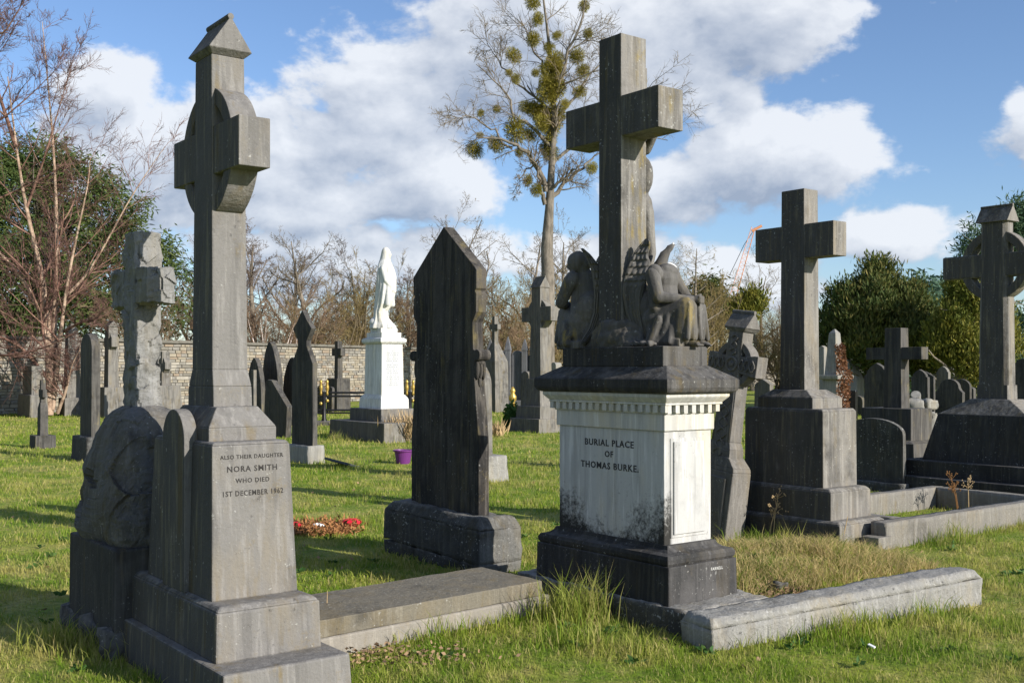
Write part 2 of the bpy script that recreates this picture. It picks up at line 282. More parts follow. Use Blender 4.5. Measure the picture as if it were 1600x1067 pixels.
class MB:
    def __init__(s): s.v = []; s.f = []
    def add(s, vs, fs):
        n = len(s.v); s.v += [tuple(map(float, v)) for v in vs]; s.f += [tuple(i + n for i in f) for f in fs]; return s
    def fr(s, a0, b0, z0, a1, b1, z1, cx=0, cy=0, cx1=None, cy1=None):
        cx1 = cx if cx1 is None else cx1; cy1 = cy if cy1 is None else cy1
        vs = [(cx - a0, cy - b0, z0), (cx + a0, cy - b0, z0), (cx + a0, cy + b0, z0), (cx - a0, cy + b0, z0),
              (cx1 - a1, cy1 - b1, z1), (cx1 + a1, cy1 - b1, z1), (cx1 + a1, cy1 + b1, z1), (cx1 - a1, cy1 + b1, z1)]
        return s.add(vs, [(3, 2, 1, 0), (4, 5, 6, 7), (0, 1, 5, 4), (1, 2, 6, 5), (2, 3, 7, 6), (3, 0, 4, 7)])
    def box(s, x0, x1, y0, y1, z0, z1):
        return s.fr((x1 - x0) / 2, (y1 - y0) / 2, z0, (x1 - x0) / 2, (y1 - y0) / 2, z1, (x0 + x1) / 2, (y0 + y1) / 2)
    def prism(s, poly, y0, y1, axis='y'):
        """outline in x-z (or y-z for axis x), counter-clockwise seen from -y, pulled from y0 to y1"""
        n = len(poly); m = (lambda p, d: (p[0], d, p[1])) if axis == 'y' else (lambda p, d: (d, p[0], p[1]))
        vs = [m(p, y0) for p in poly] + [m(p, y1) for p in poly]
        fs = [tuple(range(n)), tuple(range(2 * n - 1, n - 1, -1))] + [(j, i, i + n, j + n) for i in range(n) for j in [(i + 1) % n]]
        return s.add(vs, fs)
    def ring(s, ri, ro, y0, y1, cz, n=48, a0=0, a1=2 * math.pi, cx=0):
        full = abs(a1 - a0 - 2 * math.pi) < 1e-6; k = n if full else n + 1; vs = []
        for i in range(k):
            a = a0 + (a1 - a0) * i / n; c, q = math.cos(a), math.sin(a)
            vs += [(cx + ri * c, y0, cz + ri * q), (cx + ro * c, y0, cz + ro * q), (cx + ro * c, y1, cz + ro * q), (cx + ri * c, y1, cz + ri * q)]
        fs = []
        for i in range(n):
            A = 4 * i; B = 4 * ((i + 1) % k)
            fs += [(A, A + 1, B + 1, B), (A + 1, A + 2, B + 2, B + 1), (A + 2, A + 3, B + 3, B + 2), (A + 3, A, B, B + 3)]
        if not full: fs += [(3, 2, 1, 0), tuple(4 * (k - 1) + j for j in range(4))]
        return s.add(vs, fs)
    def tube(s, pts, rad, n=8, cap=True):
        pts = [Vector(p) for p in pts]; rad = [rad] * len(pts) if isinstance(rad, (int, float)) else rad; vs = []
        for i, p in enumerate(pts):
            d = (pts[min(i + 1, len(pts) - 1)] - pts[max(i - 1, 0)]).normalized()
            u = d.cross(Vector((.3, .5, .81))); u = u.normalized() if u.length > 1e-3 else Vector((1, 0, 0)); w = d.cross(u)
            vs += [p + (u * math.cos(2 * math.pi * j / n) + w * math.sin(2 * math.pi * j / n)) * rad[i] for j in range(n)]
        fs = [(i * n + j, i * n + (j + 1) % n, (i + 1) * n + (j + 1) % n, (i + 1) * n + j) for i in range(len(pts) - 1) for j in range(n)]
        if cap: fs += [tuple(range(n - 1, -1, -1)), tuple(range((len(pts) - 1) * n, len(pts) * n))]
        return s.add(vs, fs)
    def lathe(s, prof, n=20, cx=0, cy=0):
        vs = [(cx + r * math.cos(2 * math.pi * j / n), cy + r * math.sin(2 * math.pi * j / n), z) for r, z in prof for j in range(n)]
        fs = [(i * n + j, i * n + (j + 1) % n, (i + 1) * n + (j + 1) % n, (i + 1) * n + j) for i in range(len(prof) - 1) for j in range(n)]
        return s.add(vs, fs + [tuple(range(n - 1, -1, -1)), tuple(range((len(prof) - 1) * n, len(prof) * n))])
    def ell(s, c, r, n=12, m=8, rot=None):
        c = Vector(c); vs = [];
        for i in range(1, m):
            for j in range(n):
                a, b = math.pi * i / m, 2 * math.pi * j / n
                v = Vector((r[0] * math.sin(a) * math.cos(b), r[1] * math.sin(a) * math.sin(b), r[2] * math.cos(a)))
                vs.append(c + (rot @ v if rot else v))
        e = [Vector((0, 0, r[2])), Vector((0, 0, -r[2]))]; vs += [c + (rot @ q if rot else q) for q in e]; T = len(vs) - 2
        fs = [(i * n + j, (i + 1) * n + j, (i + 1) * n + (j + 1) % n, i * n + (j + 1) % n) for i in range(m - 2) for j in range(n)]
        fs += [(T, j, (j + 1) % n) for j in range(n)] + [(T + 1, (m - 2) * n + (j + 1) % n, (m - 2) * n + j) for j in range(n)]
        return s.add(vs, fs)
    def cap(s, p, q, r0, r1, n=10):
        """tapered capsule: a limb"""
        p, q = Vector(p), Vector(q)
        return s.tube([p, p.lerp(q, .33), p.lerp(q, .66), q], [r0, r0 * .67 + r1 * .33, r0 * .33 + r1 * .67, r1], n).ell(p, (r0,) * 3, n, 6).ell(q, (r1,) * 3, n, 6)
    def xf(s, mtx): s.v = [tuple(mtx @ Vector(v)) for v in s.v]; return s
    def mesh(s, name):
        me = bpy.data.meshes.new(name); me.from_pydata(s.v, [], s.f); me.update(); return me
    def obj(s, name, mat, parent=None, bevel=0.0, smooth=False, seg=2):
        me = s.mesh(name); me.materials.append(M[mat] if isinstance(mat, str) else mat); o = link(name, me, parent)
        b = bmesh.new(); b.from_mesh(me); bmesh.ops.recalc_face_normals(b, faces=b.faces); b.to_mesh(me); b.free()
        if smooth:
            for p in me.polygons: p.use_smooth = True
        if bevel:
            md = o.modifiers.new('edge', 'BEVEL'); md.width = bevel; md.segments = seg; md.limit_method = 'ANGLE'; md.angle_limit = math.radians(35)
        return o
def sculpt(o, voxel, smooth=6):
    """melt overlapping volumes into one continuous skin"""
    r = o.modifiers.new('skin', 'REMESH'); r.mode = 'VOXEL'; r.voxel_size = voxel; r.use_smooth_shade = True
    if smooth: k = o.modifiers.new('soften', 'SMOOTH'); k.factor = .5; k.iterations = smooth
    return o
def rough_obj(mb, name, mat, parent, size, amp, scale, cell=0.0, seed=0, smooth=True, keep=None):
    """break a stone's faces into a dressed-rock surface"""
    me = mb.mesh(name); b = bmesh.new(); b.from_mesh(me); bmesh.ops.recalc_face_normals(b, faces=b.faces)
    for _ in range(7):
        es = [e for e in b.edges if e.calc_length() > size]
        if not es: break
        bmesh.ops.subdivide_edges(b, edges=es, cuts=1, use_grid_fill=True)
    bmesh.ops.triangulate(b, faces=[f for f in b.faces if len(f.verts) > 4]); b.normal_update()
    off = Vector((seed * 3.1, seed * 1.7, seed))
    ds = []
    for v in b.verts:
        p = v.co * scale + off
        d = mnoise.fractal(p, .9, 2.1, 4) * amp
        if cell:
            q = p * .8; vd, vp = mnoise.voronoi(q); c0 = vp[0]; rv = mnoise.noise_vector(c0 * 13.7 + Vector((.37, .71, .13)))
            d += cell * (.35 * rv.x + 1.3 * (q - c0).dot(rv))
        if keep and keep(v.co): d *= .25
        ds.append(v.normal * d)
    for v, d in zip(b.verts, ds): v.co += d
    b.to_mesh(me); b.free(); me.materials.append(M[mat]); o = link(name, me, parent)
    for p in me.polygons: p.use_smooth = smooth
    return o
def arch(a, z0, zs, zt, n=14, pointed=0.0):
    """round (or pointed) topped outline: half width a, springing zs, crown zt"""
    pts = [(-a, z0), (a, z0)]
    if not pointed: pts += [(a * math.cos(math.pi * i / n), zs + (zt - zs) * math.sin(math.pi * i / n)) for i in range(n + 1)]
    else:
        q = [(a * (1 - (i / n) ** 1.0) if False else a * math.cos(math.pi / 2 * i / n) ** pointed, zs + (zt - zs) * math.sin(math.pi / 2 * i / n)) for i in range(n + 1)]
        pts += q + [(-x, z) for x, z in reversed(q[:-1])]
    return pts
def text(body, parent, loc, rot, width, mat, name='inscription', height=None, sx=1.0, bold=.012):
    cu = bpy.data.curves.new(name, 'FONT'); cu.body = body; cu.align_x = 'CENTER'; cu.align_y = 'CENTER'; cu.size = 1; cu.extrude = .004; cu.offset = bold; cu.resolution_u = 2
    cu.space_character = 1.15
    tmp = link('tmp_text', cu); bpy.context.view_layer.update(); me = bpy.data.meshes.new_from_object(tmp.evaluated_get(bpy.context.evaluated_depsgraph_get()))
    bpy.data.objects.remove(tmp); bpy.data.curves.remove(cu); me.materials.clear(); me.materials.append(M[mat]); o = link(name, me, parent)
    xs = [v.co.x for v in me.vertices]; w = max(max(xs) - min(xs), .01); k = width / w
    o['kind'] = 'stuff'; o.scale = (k, k * (height or 1), .3); o.location = loc; o.rotation_euler = rot
    return o
def copy_tree(o, parent=None):
    c = o.copy(); col.objects.link(c); c.parent = parent
    for ch in o.children: copy_tree(ch, c)
    return c
R90 = math.radians(90)

# ------------------------------------------------------------------ ground
MOUND = []                                            # (x, y, rx, ry, h)
def ground_z(x, y):
    z = 0
    for mx, my, r1, r2, h in MOUND:
        q = np.array([x - mx, y - my]); u = q @ EX / r1; v = q @ EY / r2; z += h * math.exp(-(u * u + v * v) ** 1.5)
    return z
MOUND += [(2.05, 8.3, .62, 1.05, .19)]
def build_ground():
    xs = np.concatenate([np.linspace(-700, -30, 8), np.linspace(-25, -5, 11), np.linspace(-4, 6, 61), np.linspace(7, 30, 12), np.linspace(40, 700, 8)])
    ys = np.concatenate([np.linspace(-700, -10, 6), np.linspace(-5, 4, 8), np.linspace(4.5, 12, 51), np.linspace(13, 50, 20), np.linspace(60, 1500, 12)])
    v = [(x, y, ground_z(x, y) if abs(x) < 10 and 3 < y < 14 else 0) for y in ys for x in xs]; n = len(xs)
    f = [(j * n + i, j * n + i + 1, (j + 1) * n + i + 1, (j + 1) * n + i) for j in range(len(ys) - 1) for i in range(n - 1)]
    me = bpy.data.meshes.new('ground'); me.from_pydata(v, [], f); me.materials.append(M['ground'])
    for p in me.polygons: p.use_smooth = True
    o = link('ground', me); o['kind'] = 'structure'
build_ground()

# ------------------------------------------------------------------ boundary wall
W0 = np.array([-14.25, 43.6]); WD = np.array([.536, .844]); WN = np.array([.844, -.536]); WH = 2.83
def build_wall():
    root = thing('boundary_wall', 'long pale rubble stone wall with flat coping behind all the graves', 'wall', W0, rot=math.atan2(WD[1], WD[0]))
    rng = random.Random(4)
    x0, x1 = -24.0, 150.0
    MB().box(x0, x1, .03, .45, 0, WH - .16).obj('mortar_core', flat('lime_mortar', (.225, .20, .165), .95, 0, .3, 3), root)
    mats = [flat('wall_stone_tan', (.27, .235, .18), .9, 0, .25, 9), flat('wall_stone_grey', (.21, .195, .17), .9, 0, .25, 9), flat('wall_stone_pale', (.30, .275, .23), .9, 0, .2, 9),
            flat('wall_stone_dark', (.18, .165, .14), .9, 0, .25, 9), flat('wall_stone_brown', (.24, .19, .14), .9, 0, .25, 9)]
    shapes = []
    for i in range(10):
        r = random.Random(i); j = lambda: r.uniform(-.03, .03); d = r.uniform(.02, .05)
        vs = [(-.5 + j(), .03, -.5 + j()), (.5 + j(), .03, -.5 + j()), (.5 + j(), .03, .5 + j()), (-.5 + j(), .03, .5 + j())]
        vs += [(x * .95, -d + j() * .5, z * .90) for x, _, z in vs]
        me = bpy.data.meshes.new('stone'); me.from_pydata(vs, [], [(4, 5, 6, 7), (0, 1, 5, 4), (1, 2, 6, 5), (2, 3, 7, 6), (3, 0, 4, 7)])
        me.materials.append(mats[[0, 1, 2, 1, 0, 3, 4, 0, 1, 2][i]]); me.update(); shapes.append(me)
    cells = []; z = .02
    while z < WH - .22:
        h = min(rng.uniform(.09, .16), WH - .17 - z); x = x0 + rng.uniform(0, .3)
        while x < 62:
            w = rng.uniform(.16, .48); cells.append((x + w / 2, z + h / 2, w - .012, h - .010)); x += w
        z += h
    def key(c):
        p = W0 + WD * c[0]; px = CX + F * p[0] / p[1]; ok = 235 < px < 300 or 385 < px < 650 or 150 < px < 190 or 640 < px < 660
        return (0 if ok else 1, p[1] / (c[2] ** .5))
    cells.sort(key=key)
    for c in cells[:300]:
        o = link('stone', rng.choice(shapes), root); o.location = (c[0], 0, c[1]); o.scale = (c[2], 1, c[3])
    V = []; Fc = []; mi = []
    for c in cells[300:]:
        sh = rng.choice(shapes); n = len(V); k = shapes.index(sh)
        V += [(v.co.x * c[2] + c[0], v.co.y, v.co.z * c[3] + c[1]) for v in sh.vertices]
        Fc += [tuple(i + n for i in p.vertices) for p in sh.polygons]; mi += [[0, 1, 2, 1, 0, 3, 4, 0, 1, 2][k]] * 5
    me = bpy.data.meshes.new('stonework'); me.from_pydata(V, [], Fc)
    for m in mats: me.materials.append(m)
    me.polygons.foreach_set('material_index', mi); o = link('stonework', me, root); o['kind'] = 'stuff'
    x = x0; csm = flat('coping_stone', (.14, .13, .11), .9, 0, .35, 5)
    cm = MB().box(-.5, .5, -.10, .53, -.055, .055).mesh('coping_slab'); cm.materials.append(csm)
    while x < 75:
        w = rng.uniform(.8, 1.3); o = link('coping_slab', cm, root); o.location = (x + w / 2, 0, WH - .1 + rng.uniform(-.008, .008)); o.scale = (w - .015, 1, 1); x += w
    MB().box(75, x1, -.10, .53, WH - .155, WH - .045).obj('coping', csm, root)
build_wall()

# ------------------------------------------------------------------ graves, near ones
def gable_cap(mb, a, b, z0, zr, roll=.02, over=0.0):
    mb.prism([(-b, z0), (b, z0), (0, zr)], -a, a, axis='x')
    mb.tube([(-a - over, 0, zr), (a + over, 0, zr)], roll, 10)
    return mb

def nora():
    C = (-1.552, 5.726)
    r = thing('celtic_cross_grave', 'tall grey ringed cross with gabled cap on tapering pedestal reading NORA SMITH', 'grave cross', C, 'stone grave crosses')
    MB().fr(.85, .335, -.05, .83, .324, .216).obj('base_step', 'lime', r, .012)
    MB().fr(.627, .277, .21, .62, .270, .45).fr(.62, .270, .449, .585, .24, .474).obj('base_step', 'lime', r, .012)
    MB().fr(.458, .228, .47, .409, .207, 1.225).fr(.409, .207, 1.2249, .395, .192, 1.24).obj('pedestal', 'lime', r, .008)
    MB().fr(.305, .182, 1.235, .305, .182, 1.307).fr(.305, .182, 1.3069, .235, .112, 1.409).obj('weathered_shoulder', 'lime', r, .006)
    MB().prism([(x - .0, z) for x, z in arch(.155, .47, 1.24, 1.395, 18)], -.252, -.18).obj('arched_tablet', 'lime', r, .006)
    MB().fr(.178, .106, 1.405, .172, .105, 1.512).fr(.172, .105, 1.5119, .140, .097, 1.60).obj('shaft_foot', 'lime', r, .006)
    MB().fr(.140, .097, 1.598, .112, .090, 3.235).obj('shaft', 'lime', r, .006)
    zc = 2.735
    MB().box(-.455, -.11, -.082, .082, zc - .125, zc + .125).obj('cross_arm', 'lime', r, .005)
    MB().box(.11, .445, -.084, .084, zc - .125, zc + .125).obj('cross_arm', 'lime', r, .005)
    MB().ring(.262, .342, -.074, .074, zc, 72).obj('ring', 'lime', r, .004)
    gable_cap(MB().fr(.112, .090, 3.236, .150, .118, 3.262), .15, .118, 3.261, 3.435, .018).obj('gabled_cap', 'lime', r, .004)
    lx = lambda z: .458 + (.409 - .458) * (z - .47) / .755
    tilt = math.atan((.458 - .409) / .755)
    for s, z, w, y, h in (('ALSO THEIR DAUGHTER', 1.165, .335, .0, 1.05), ('NORA SMITH', 1.105, .265, .0, 1), ('WHO DIED', 1.047, .18, .0, 1), ('1ST DECEMBER 1962', .985, .32, .0, 1.15)):
        text(s, r, (lx(z) + .0008, y, z), (R90 - tilt, 0, R90), w, 'letter', height=h)
nora()

def burke():
    C = (.815, 7.305)
    r = thing('angel_cross_monument', 'tall latin cross over two seated angels on white marble pedestal reading BURIAL PLACE', 'monument', C)
    rough_obj(MB().box(-.80, .84, -.36, .40, -.08, .15), 'foundation_slab', 'foundation', r, .05, .018, 7, seed=2)
    MB().fr(.648, .316, .145, .644, .312, .385).obj('plinth', 'plinth', r, .008)
    prof = [(.62, .384), (.632, .40), (.635, .425), (.622, .447), (.60, .452), (.578, .458), (.555, .475), (.545, .497)]
    mb = MB()
    for (a0, z0), (a1, z1) in zip(prof, prof[1:]): mb.fr(a0, a0 - .325, z0, a1, a1 - .325, z1)
    mb.obj('base_moulding', 'plinth', r)
    MB().box(-.512, .512, -.215, .215, .49, 1.212).obj('dado', 'marble', r, .006)
    # raised border and panel on the sunlit end
    mb = MB(); z0, z1, y = .535, 1.165, .165
    for k, (dy, dz, x) in enumerate(((0, 0, .0005), (.022, .022, .012))):
        mb.box(.505, .512 + x + .006, -y + dy, y - dy, z0 + dz, z1 - dz)
    mb.obj('end_panel', 'marble', r, .004)
    MB().box(-.528, .528, -.229, .229, 1.211, 1.318).obj('frieze', 'marble2', r, .005)
    MB().box(-.536, .536, -.236, .236, 1.3175, 1.345).box(-.57, .57, -.262, .262, 1.375, 1.39).fr(.57, .262, 1.3895, .605, .292, 1.425).fr(.605, .292, 1.4245, .605, .292, 1.447).obj('cornice', 'marble2', r, .004)
    dm = MB().box(-.018, .018, -.012, .014, 0, .046).mesh('dentil'); dm.materials.append(M['marble2'])
    n = 17
    for i in range(n):
        o = link('dentil', dm, r); o.location = (-.545 + 1.09 * i / (n - 1), -.246, 1.329)
    for i in range(7):
        o = link('dentil', dm, r); o.location = (.552, -.222 + .444 * i / 6, 1.329); o.rotation_euler = (0, 0, R90)
    MB().box(-.535, .535, -.24, .24, 1.33, 1.377).obj('dentil_band', 'marble2', r)
    pr = [(.615, 1.446), (.640, 1.458), (.652, 1.480), (.652, 1.535), (.645, 1.542), (.513, 1.622)]
    mb = MB()
    for (a0, z0), (a1, z1) in zip(pr, pr[1:]): mb.fr(a0, a0 - .32, z0, a1, a1 - .32, z1)
    mb.obj('sloping_capstone', 'lime_dark', r, .004)
    MB().box(-.492, .492, -.205, .205, 1.618, 1.748).obj('figure_base', 'lime_dark', r, .008)
    # cross
    cx, cy = -.075, -.02
    MB().fr(.1135, .119, 1.74, .1095, .117, 3.845, cx, cy).obj('shaft', 'cross', r, .006)
    MB().box(cx - .464, cx - .105, cy - .114, cy + .114, 3.157, 3.427).obj('cross_arm', 'cross', r, .006)
    MB().box(cx + .105, cx + .455, cy - .114, cy + .114, 3.157, 3.427).obj('cross_arm', 'cross', r, .006)
    MB().box(cx - .09, cx + .09, cy + .112, cy + .15, 3.46, 3.66).obj('title_board', 'cross', r, .01)
    # carved figure on the far face of the cross
    mb = MB(); y = cy + .17
    mb.ell((cx, y + .04, 3.17), (.06, .065, .085)).cap((cx, y, 3.08), (cx, y, 2.98), .035, .05).ell((cx, y, 2.93), (.11, .065, .15)).ell((cx, y, 2.72), (.10, .07, .11))
    for sgn in (-1, 1):
        mb.cap((cx + .08 * sgn, y - .02, 3.10), (cx + .20 * sgn, y - .03, 3.24), .034, .028).cap((cx + .20 * sgn, y - .03, 3.24), (cx + .36 * sgn, y - .03, 3.33), .028, .022)
        mb.ell((cx + .385 * sgn, y - .02, 3.33), (.03, .02, .035))
        mb.cap((cx + .05 * sgn, y, 2.68), (cx + .045 * sgn, y + .05, 2.40), .06, .042).cap((cx + .045 * sgn, y + .05, 2.40), (cx + .02 * sgn, y, 2.10), .042, .028).cap((cx + .02 * sgn, y, 2.10), (cx + .02 * sgn, y + .05, 2.03), .026, .02)
    sculpt(mb.obj('carved_crucified_figure', 'cross', r), .012, 3)
    # rock under the cross
    mb = MB().ell((-.06, -.03, 1.80), (.25, .175, .20), 24, 14).ell((.05, -.12, 1.78), (.11, .075, .12), 20, 12).ell((-.27, -.02, 1.80), (.16, .16, .17), 20, 12).ell((-.16, -.12, 1.78), (.16, .07, .13), 20, 12).box(-.42, .34, -.18, .17, 1.745, 1.79)
    me = mb.mesh('tmp'); b = bmesh.new(); b.from_mesh(me); b.free()
    o = sculpt(mb.obj('carved_rock', 'angel', r), .016, 1)
    tx = bpy.data.textures.new('rockiness', 'CLOUDS'); tx.noise_scale = .07; tx.noise_depth = 5; tx.noise_type = 'HARD_NOISE'
    d = o.modifiers.new('chip', 'DISPLACE'); d.texture = tx; d.strength = .045; d.texture_coords = 'GLOBAL'
    for s, z, w, px in (('BURIAL PLACE', 1.108, .0, (914, 990)), ('OF', 1.035, .0, (945, 958)), ('THOMAS BURKE.', .955, .0, (908, 998))):
        xs = []
        for p in px:       # where those columns of the photo meet the pedestal's side
            k = ray(p); base = np.array(C) - EY * .215; xs.append(-(base[0] - k * base[1]) / (EX[0] - k * EX[1]))
        text(s, r, ((xs[0] + xs[1]) / 2, -.2158, z), (R90, 0, 0), xs[1] - xs[0], 'letter_marble', bold=.02, height=.92)
    text('FARRELL', r, (.647, .12, .335), (R90, 0, R90), .11, 'letter_pale', 'mason_signature')
    return r
BURKE = burke()

WING_R = [(.02, .05, .094), (.09, .066, .145), (.217, .088, .196), (.336, .085, .217), (.40, .07, .217), (.49, .045, .20), (.557, .03, .172), (.583, .046, .160), (.617, .045, .145), (.66, .03, .115), (.69, .032, .088), (.715, .052, .064)]
WING_L = [(.02, -.045, .0), (.13, .02, .10), (.24, .055, .135), (.36, .065, .14), (.49, .052, .138), (.53, .044, .128), (.58, .026, .088), (.645, -.004, .036), (.685, -.03, -.012)]
def wing_mesh(prof):
    """curved stone wing standing in its own x-z plane; overlapping feathers carved as stepped relief"""
    z0, z1 = prof[0][0], prof[-1][0]; nz, nx = 110, 30; zs = np.linspace(z0, z1, nz); a = np.interp(zs, [p[0] for p in prof], [p[1] for p in prof]); b = np.interp(zs, [p[0] for p in prof], [p[2] for p in prof])
    k = np.array([1, 2, 3, 2, 1]) / 9.0
    for arr in (a, b):
        arr[2:-2] = np.convolve(arr, k, 'same')[2:-2]
    v = []
    for side in (1, -1):
        for i, z in enumerate(zs):
            for j in range(nx):
                u = j / (nx - 1); x = a[i] + (b[i] - a[i]) * u
                edge = min(1, 6 * u + .15, 5 * (1 - u) + .25) * min(1, (z - z0) / .03 + .2, (z1 - z) / .02 + .2)
                if z > .40:
                    row = math.floor(z * 21); w = z * 21 - row; q = ((u * 4 + .5 * (row % 2)) % 1) - .5
                    rel = .020 * max(0, (1 - w)) * max(0, 1 - 3.2 * q * q)
                else:
                    f = (u * 5.5 + .9 * (z - .2) * (1 - u)) % 1; rel = .016 * f
                rim = .014 * math.exp(-((1 - u) / .10) ** 2)
                bow = .035 * math.sin(u * math.pi * .7)
                v.append((x, -bow + side * -(.014 * edge + (rel + rim) * edge), z))
    f = []; N = nz * nx
    for i in range(nz - 1):
        for j in range(nx - 1):
            q = i * nx + j; f += [(q, q + 1, q + nx + 1, q + nx), (N + q + nx, N + q + nx + 1, N + q + 1, N + q)]
    bd = [j for j in range(nx)] + [i * nx + nx - 1 for i in range(1, nz)] + [(nz - 1) * nx + j for j in range(nx - 2, -1, -1)] + [i * nx for i in range(nz - 2, 0, -1)]
    for k in range(len(bd)): p, q = bd[k], bd[(k + 1) % len(bd)]; f.append((p, N + p, N + q, q))
    me = bpy.data.meshes.new('wing'); me.from_pydata(v, [], f); me.materials.append(M['angel'])
    for p in me.polygons: p.use_smooth = True
    return me
def angel(name, label, loc, rz, head):
    r = link(name, None); r.parent = None
    w = BURKE.matrix_basis @ Vector(loc)
    r.location = w; r.rotation_euler = (0, 0, ROT + rz); tag(r, label, 'statue', 'angels at the foot of the cross')
    mb = MB()
    mb.ell((.02, 0, .16), (.125, .135, .155)).ell((.05, 0, .36), (.085, .112, .17)).ell((.06, 0, .45), (.080, .122, .09)).ell((.065, 0, .50), (.075, .09, .055))
    for s in (-1, 1):
        mb.ell((.045, .128 * s, .485), (.054, .05, .058))
        mb.cap((.02, .07 * s, .18), (.235, .065 * s, .255), .092, .072).cap((.235, .065 * s, .255), (.225, .075 * s, .085), .074, .075)
        for k in range(4):   # cloth folds falling from knee and lap
            mb.cap((.245 - .05 * k, (.06 + .035 * k) * s, .24 - .02 * k), (.250 - .07 * k, (.085 + .03 * k) * s, .04), .022, .03, 8)
        for k in range(3): mb.cap((.10 - .02 * k, (.05 + .03 * k) * s, .40), (.08 - .03 * k, (.06 + .035 * k) * s, .22), .018, .024, 8)
    mb.box(-.12, .24, -.16, .16, -.005, .05).ell((.09, 0, .12), (.19, .165, .15)).ell((-.02, 0, .26), (.11, .13, .14))
    mb.cap((.17, 0, .2), (.19, 0, .10), .09, .10)
    mb.cap((.02, -.12, .40), (.05, -.14, .26), .03, .035)
    if head:
        hc = Vector((.075, .085, .605)); tw = Matrix.Rotation(math.radians(68), 3, 'Z') @ Matrix.Rotation(math.radians(22), 3, 'Y'); H = lambda x, y, z: hc + tw @ Vector((x, y, z))
        mb.cap((.055, 0, .50), hc, .048, .042)
        for c_, r_ in (((.0, 0, .0), (.062, .054, .072)), ((.062, 0, -.012), (.014, .011, .018)), ((.04, 0, -.048), (.026, .028, .022)), ((-.025, 0, .012), (.062, .060, .064)), ((-.06, 0, -.03), (.04, .05, .05)), ((.05, .022, .012), (.012, .014, .008)), ((.05, -.022, .012), (.012, .014, .008))): mb.ell(H(*c_), r_, 12, 8, tw)
    for s in (-1, 1):    # deep folds of the robe
        for k in range(7):
            a0 = .02 + .028 * k; mb.cap((a0, (.115 + .012 * math.sin(k * 2.1)) * s, .235 - .004 * k), (a0 + .018 * math.sin(k * 1.7), (.165 + .010 * math.cos(k * 2.6)) * s, .03), .010, .017, 7)
        for k in range(4): mb.cap((.03 + .02 * k, (.03 + .025 * k) * s, .245), (.235, (.02 + .028 * k) * s, .315 - .012 * k), .010, .012, 7)
    for k in range(6): y = -.11 + .044 * k; mb.cap((.285, y, .27), (.285 + .012 * (k % 2), y * 1.2, .055), .014, .020, 7)
    body = sculpt(mb.obj('robed_body', 'angel', r), .0075, 2)
    am = MB()
    for s in (-1, 1):
        el = (.095 if s < 0 else .13, .175 * s, .320); wr = (.262, .032 * s, .305)
        am.cap((.04, .145 * s, .47), el, .052, .041).cap(el, wr, .040, .026)
        am.ell((.292, .018 * s, .305), (.035, .017, .024))
        for k in range(4):    # fingers folded over the other hand
            z = .322 - .012 * k; am.cap((.315, .024 * s, z), (.332, .002 * s, z - .002), .0085, .008, 7).cap((.332, .002 * s, z - .002), (.322, -.022 * s, z - .004), .008, .007, 7)
        am.cap((.285, .02 * s, .325), (.312, .004 * s, .338), .009, .008, 7)
    sculpt(am.obj('arms_and_clasped_hands', 'angel', r), .006, 2)
    ft = MB()
    for s in (-1, 1):
        ft.cap((.26, .07 * s, .026), (.325, .075 * s, .014), .028, .02, 8)
        for k in range(5): ft.cap((.33, (.055 + .010 * k) * s, .012), (.356 - .004 * k, (.053 + .0115 * k) * s, .008), .009, .008, 6)
    sculpt(ft.obj('feet', 'angel', r), .005, 2)
    yaw = ROT + rz
    def inframe(wx, wy): return (wx * math.cos(yaw) + wy * math.sin(yaw), -wx * math.sin(yaw) + wy * math.cos(yaw))
    if not head:
        o = link('wing', wing_mesh(WING_R), r); o.location = (*inframe(-.022, -.05), .008); o.rotation_euler = (0, 0, math.radians(170) - yaw)
        mb = MB(); pts = [(.0, .10, .30), (.015, .11, .45), (.034, .115, .56), (.065, .12, .63), (.10, .125, .675), (.128, .13, .70)]
        mb.tube([(*inframe(h, d), z) for h, d, z in pts], [.05, .055, .045, .034, .024, .010], 12); mb.obj('wing', 'angel', r, smooth=True)
        wc = Vector((*inframe(.095, .0), .545)); MB().ell(wc, (.034, .045, .012), 14, 8, Matrix.Rotation(math.radians(35), 3, 'Y')).obj('broken_neck', 'fresh', r, smooth=True)
        MB().ell((*inframe(.122, .128), .694), (.011, .012, .018), 8, 6).obj('chipped_wing_tip', 'fresh', r, smooth=True)
    else:
        o = link('wing', wing_mesh(WING_L), r); o.location = (*inframe(-.055, -.13), 0); o.rotation_euler = (0, 0, math.radians(-4) - yaw)
        o = link('wing', wing_mesh(WING_R), r); o.location = (*inframe(.03, .05), 0); o.rotation_euler = (0, 0, math.radians(35) - yaw); o.scale = (1, -1, .92)
    return r
angel('angel_statue', 'headless seated stone angel with clasped hands, right of the cross shaft', (.19, .05, 1.747), math.radians(17), False)
angel('angel_statue', 'dark seated angel that still has its head, left of the cross shaft', (-.37, -.04, 1.747), math.radians(165), True)

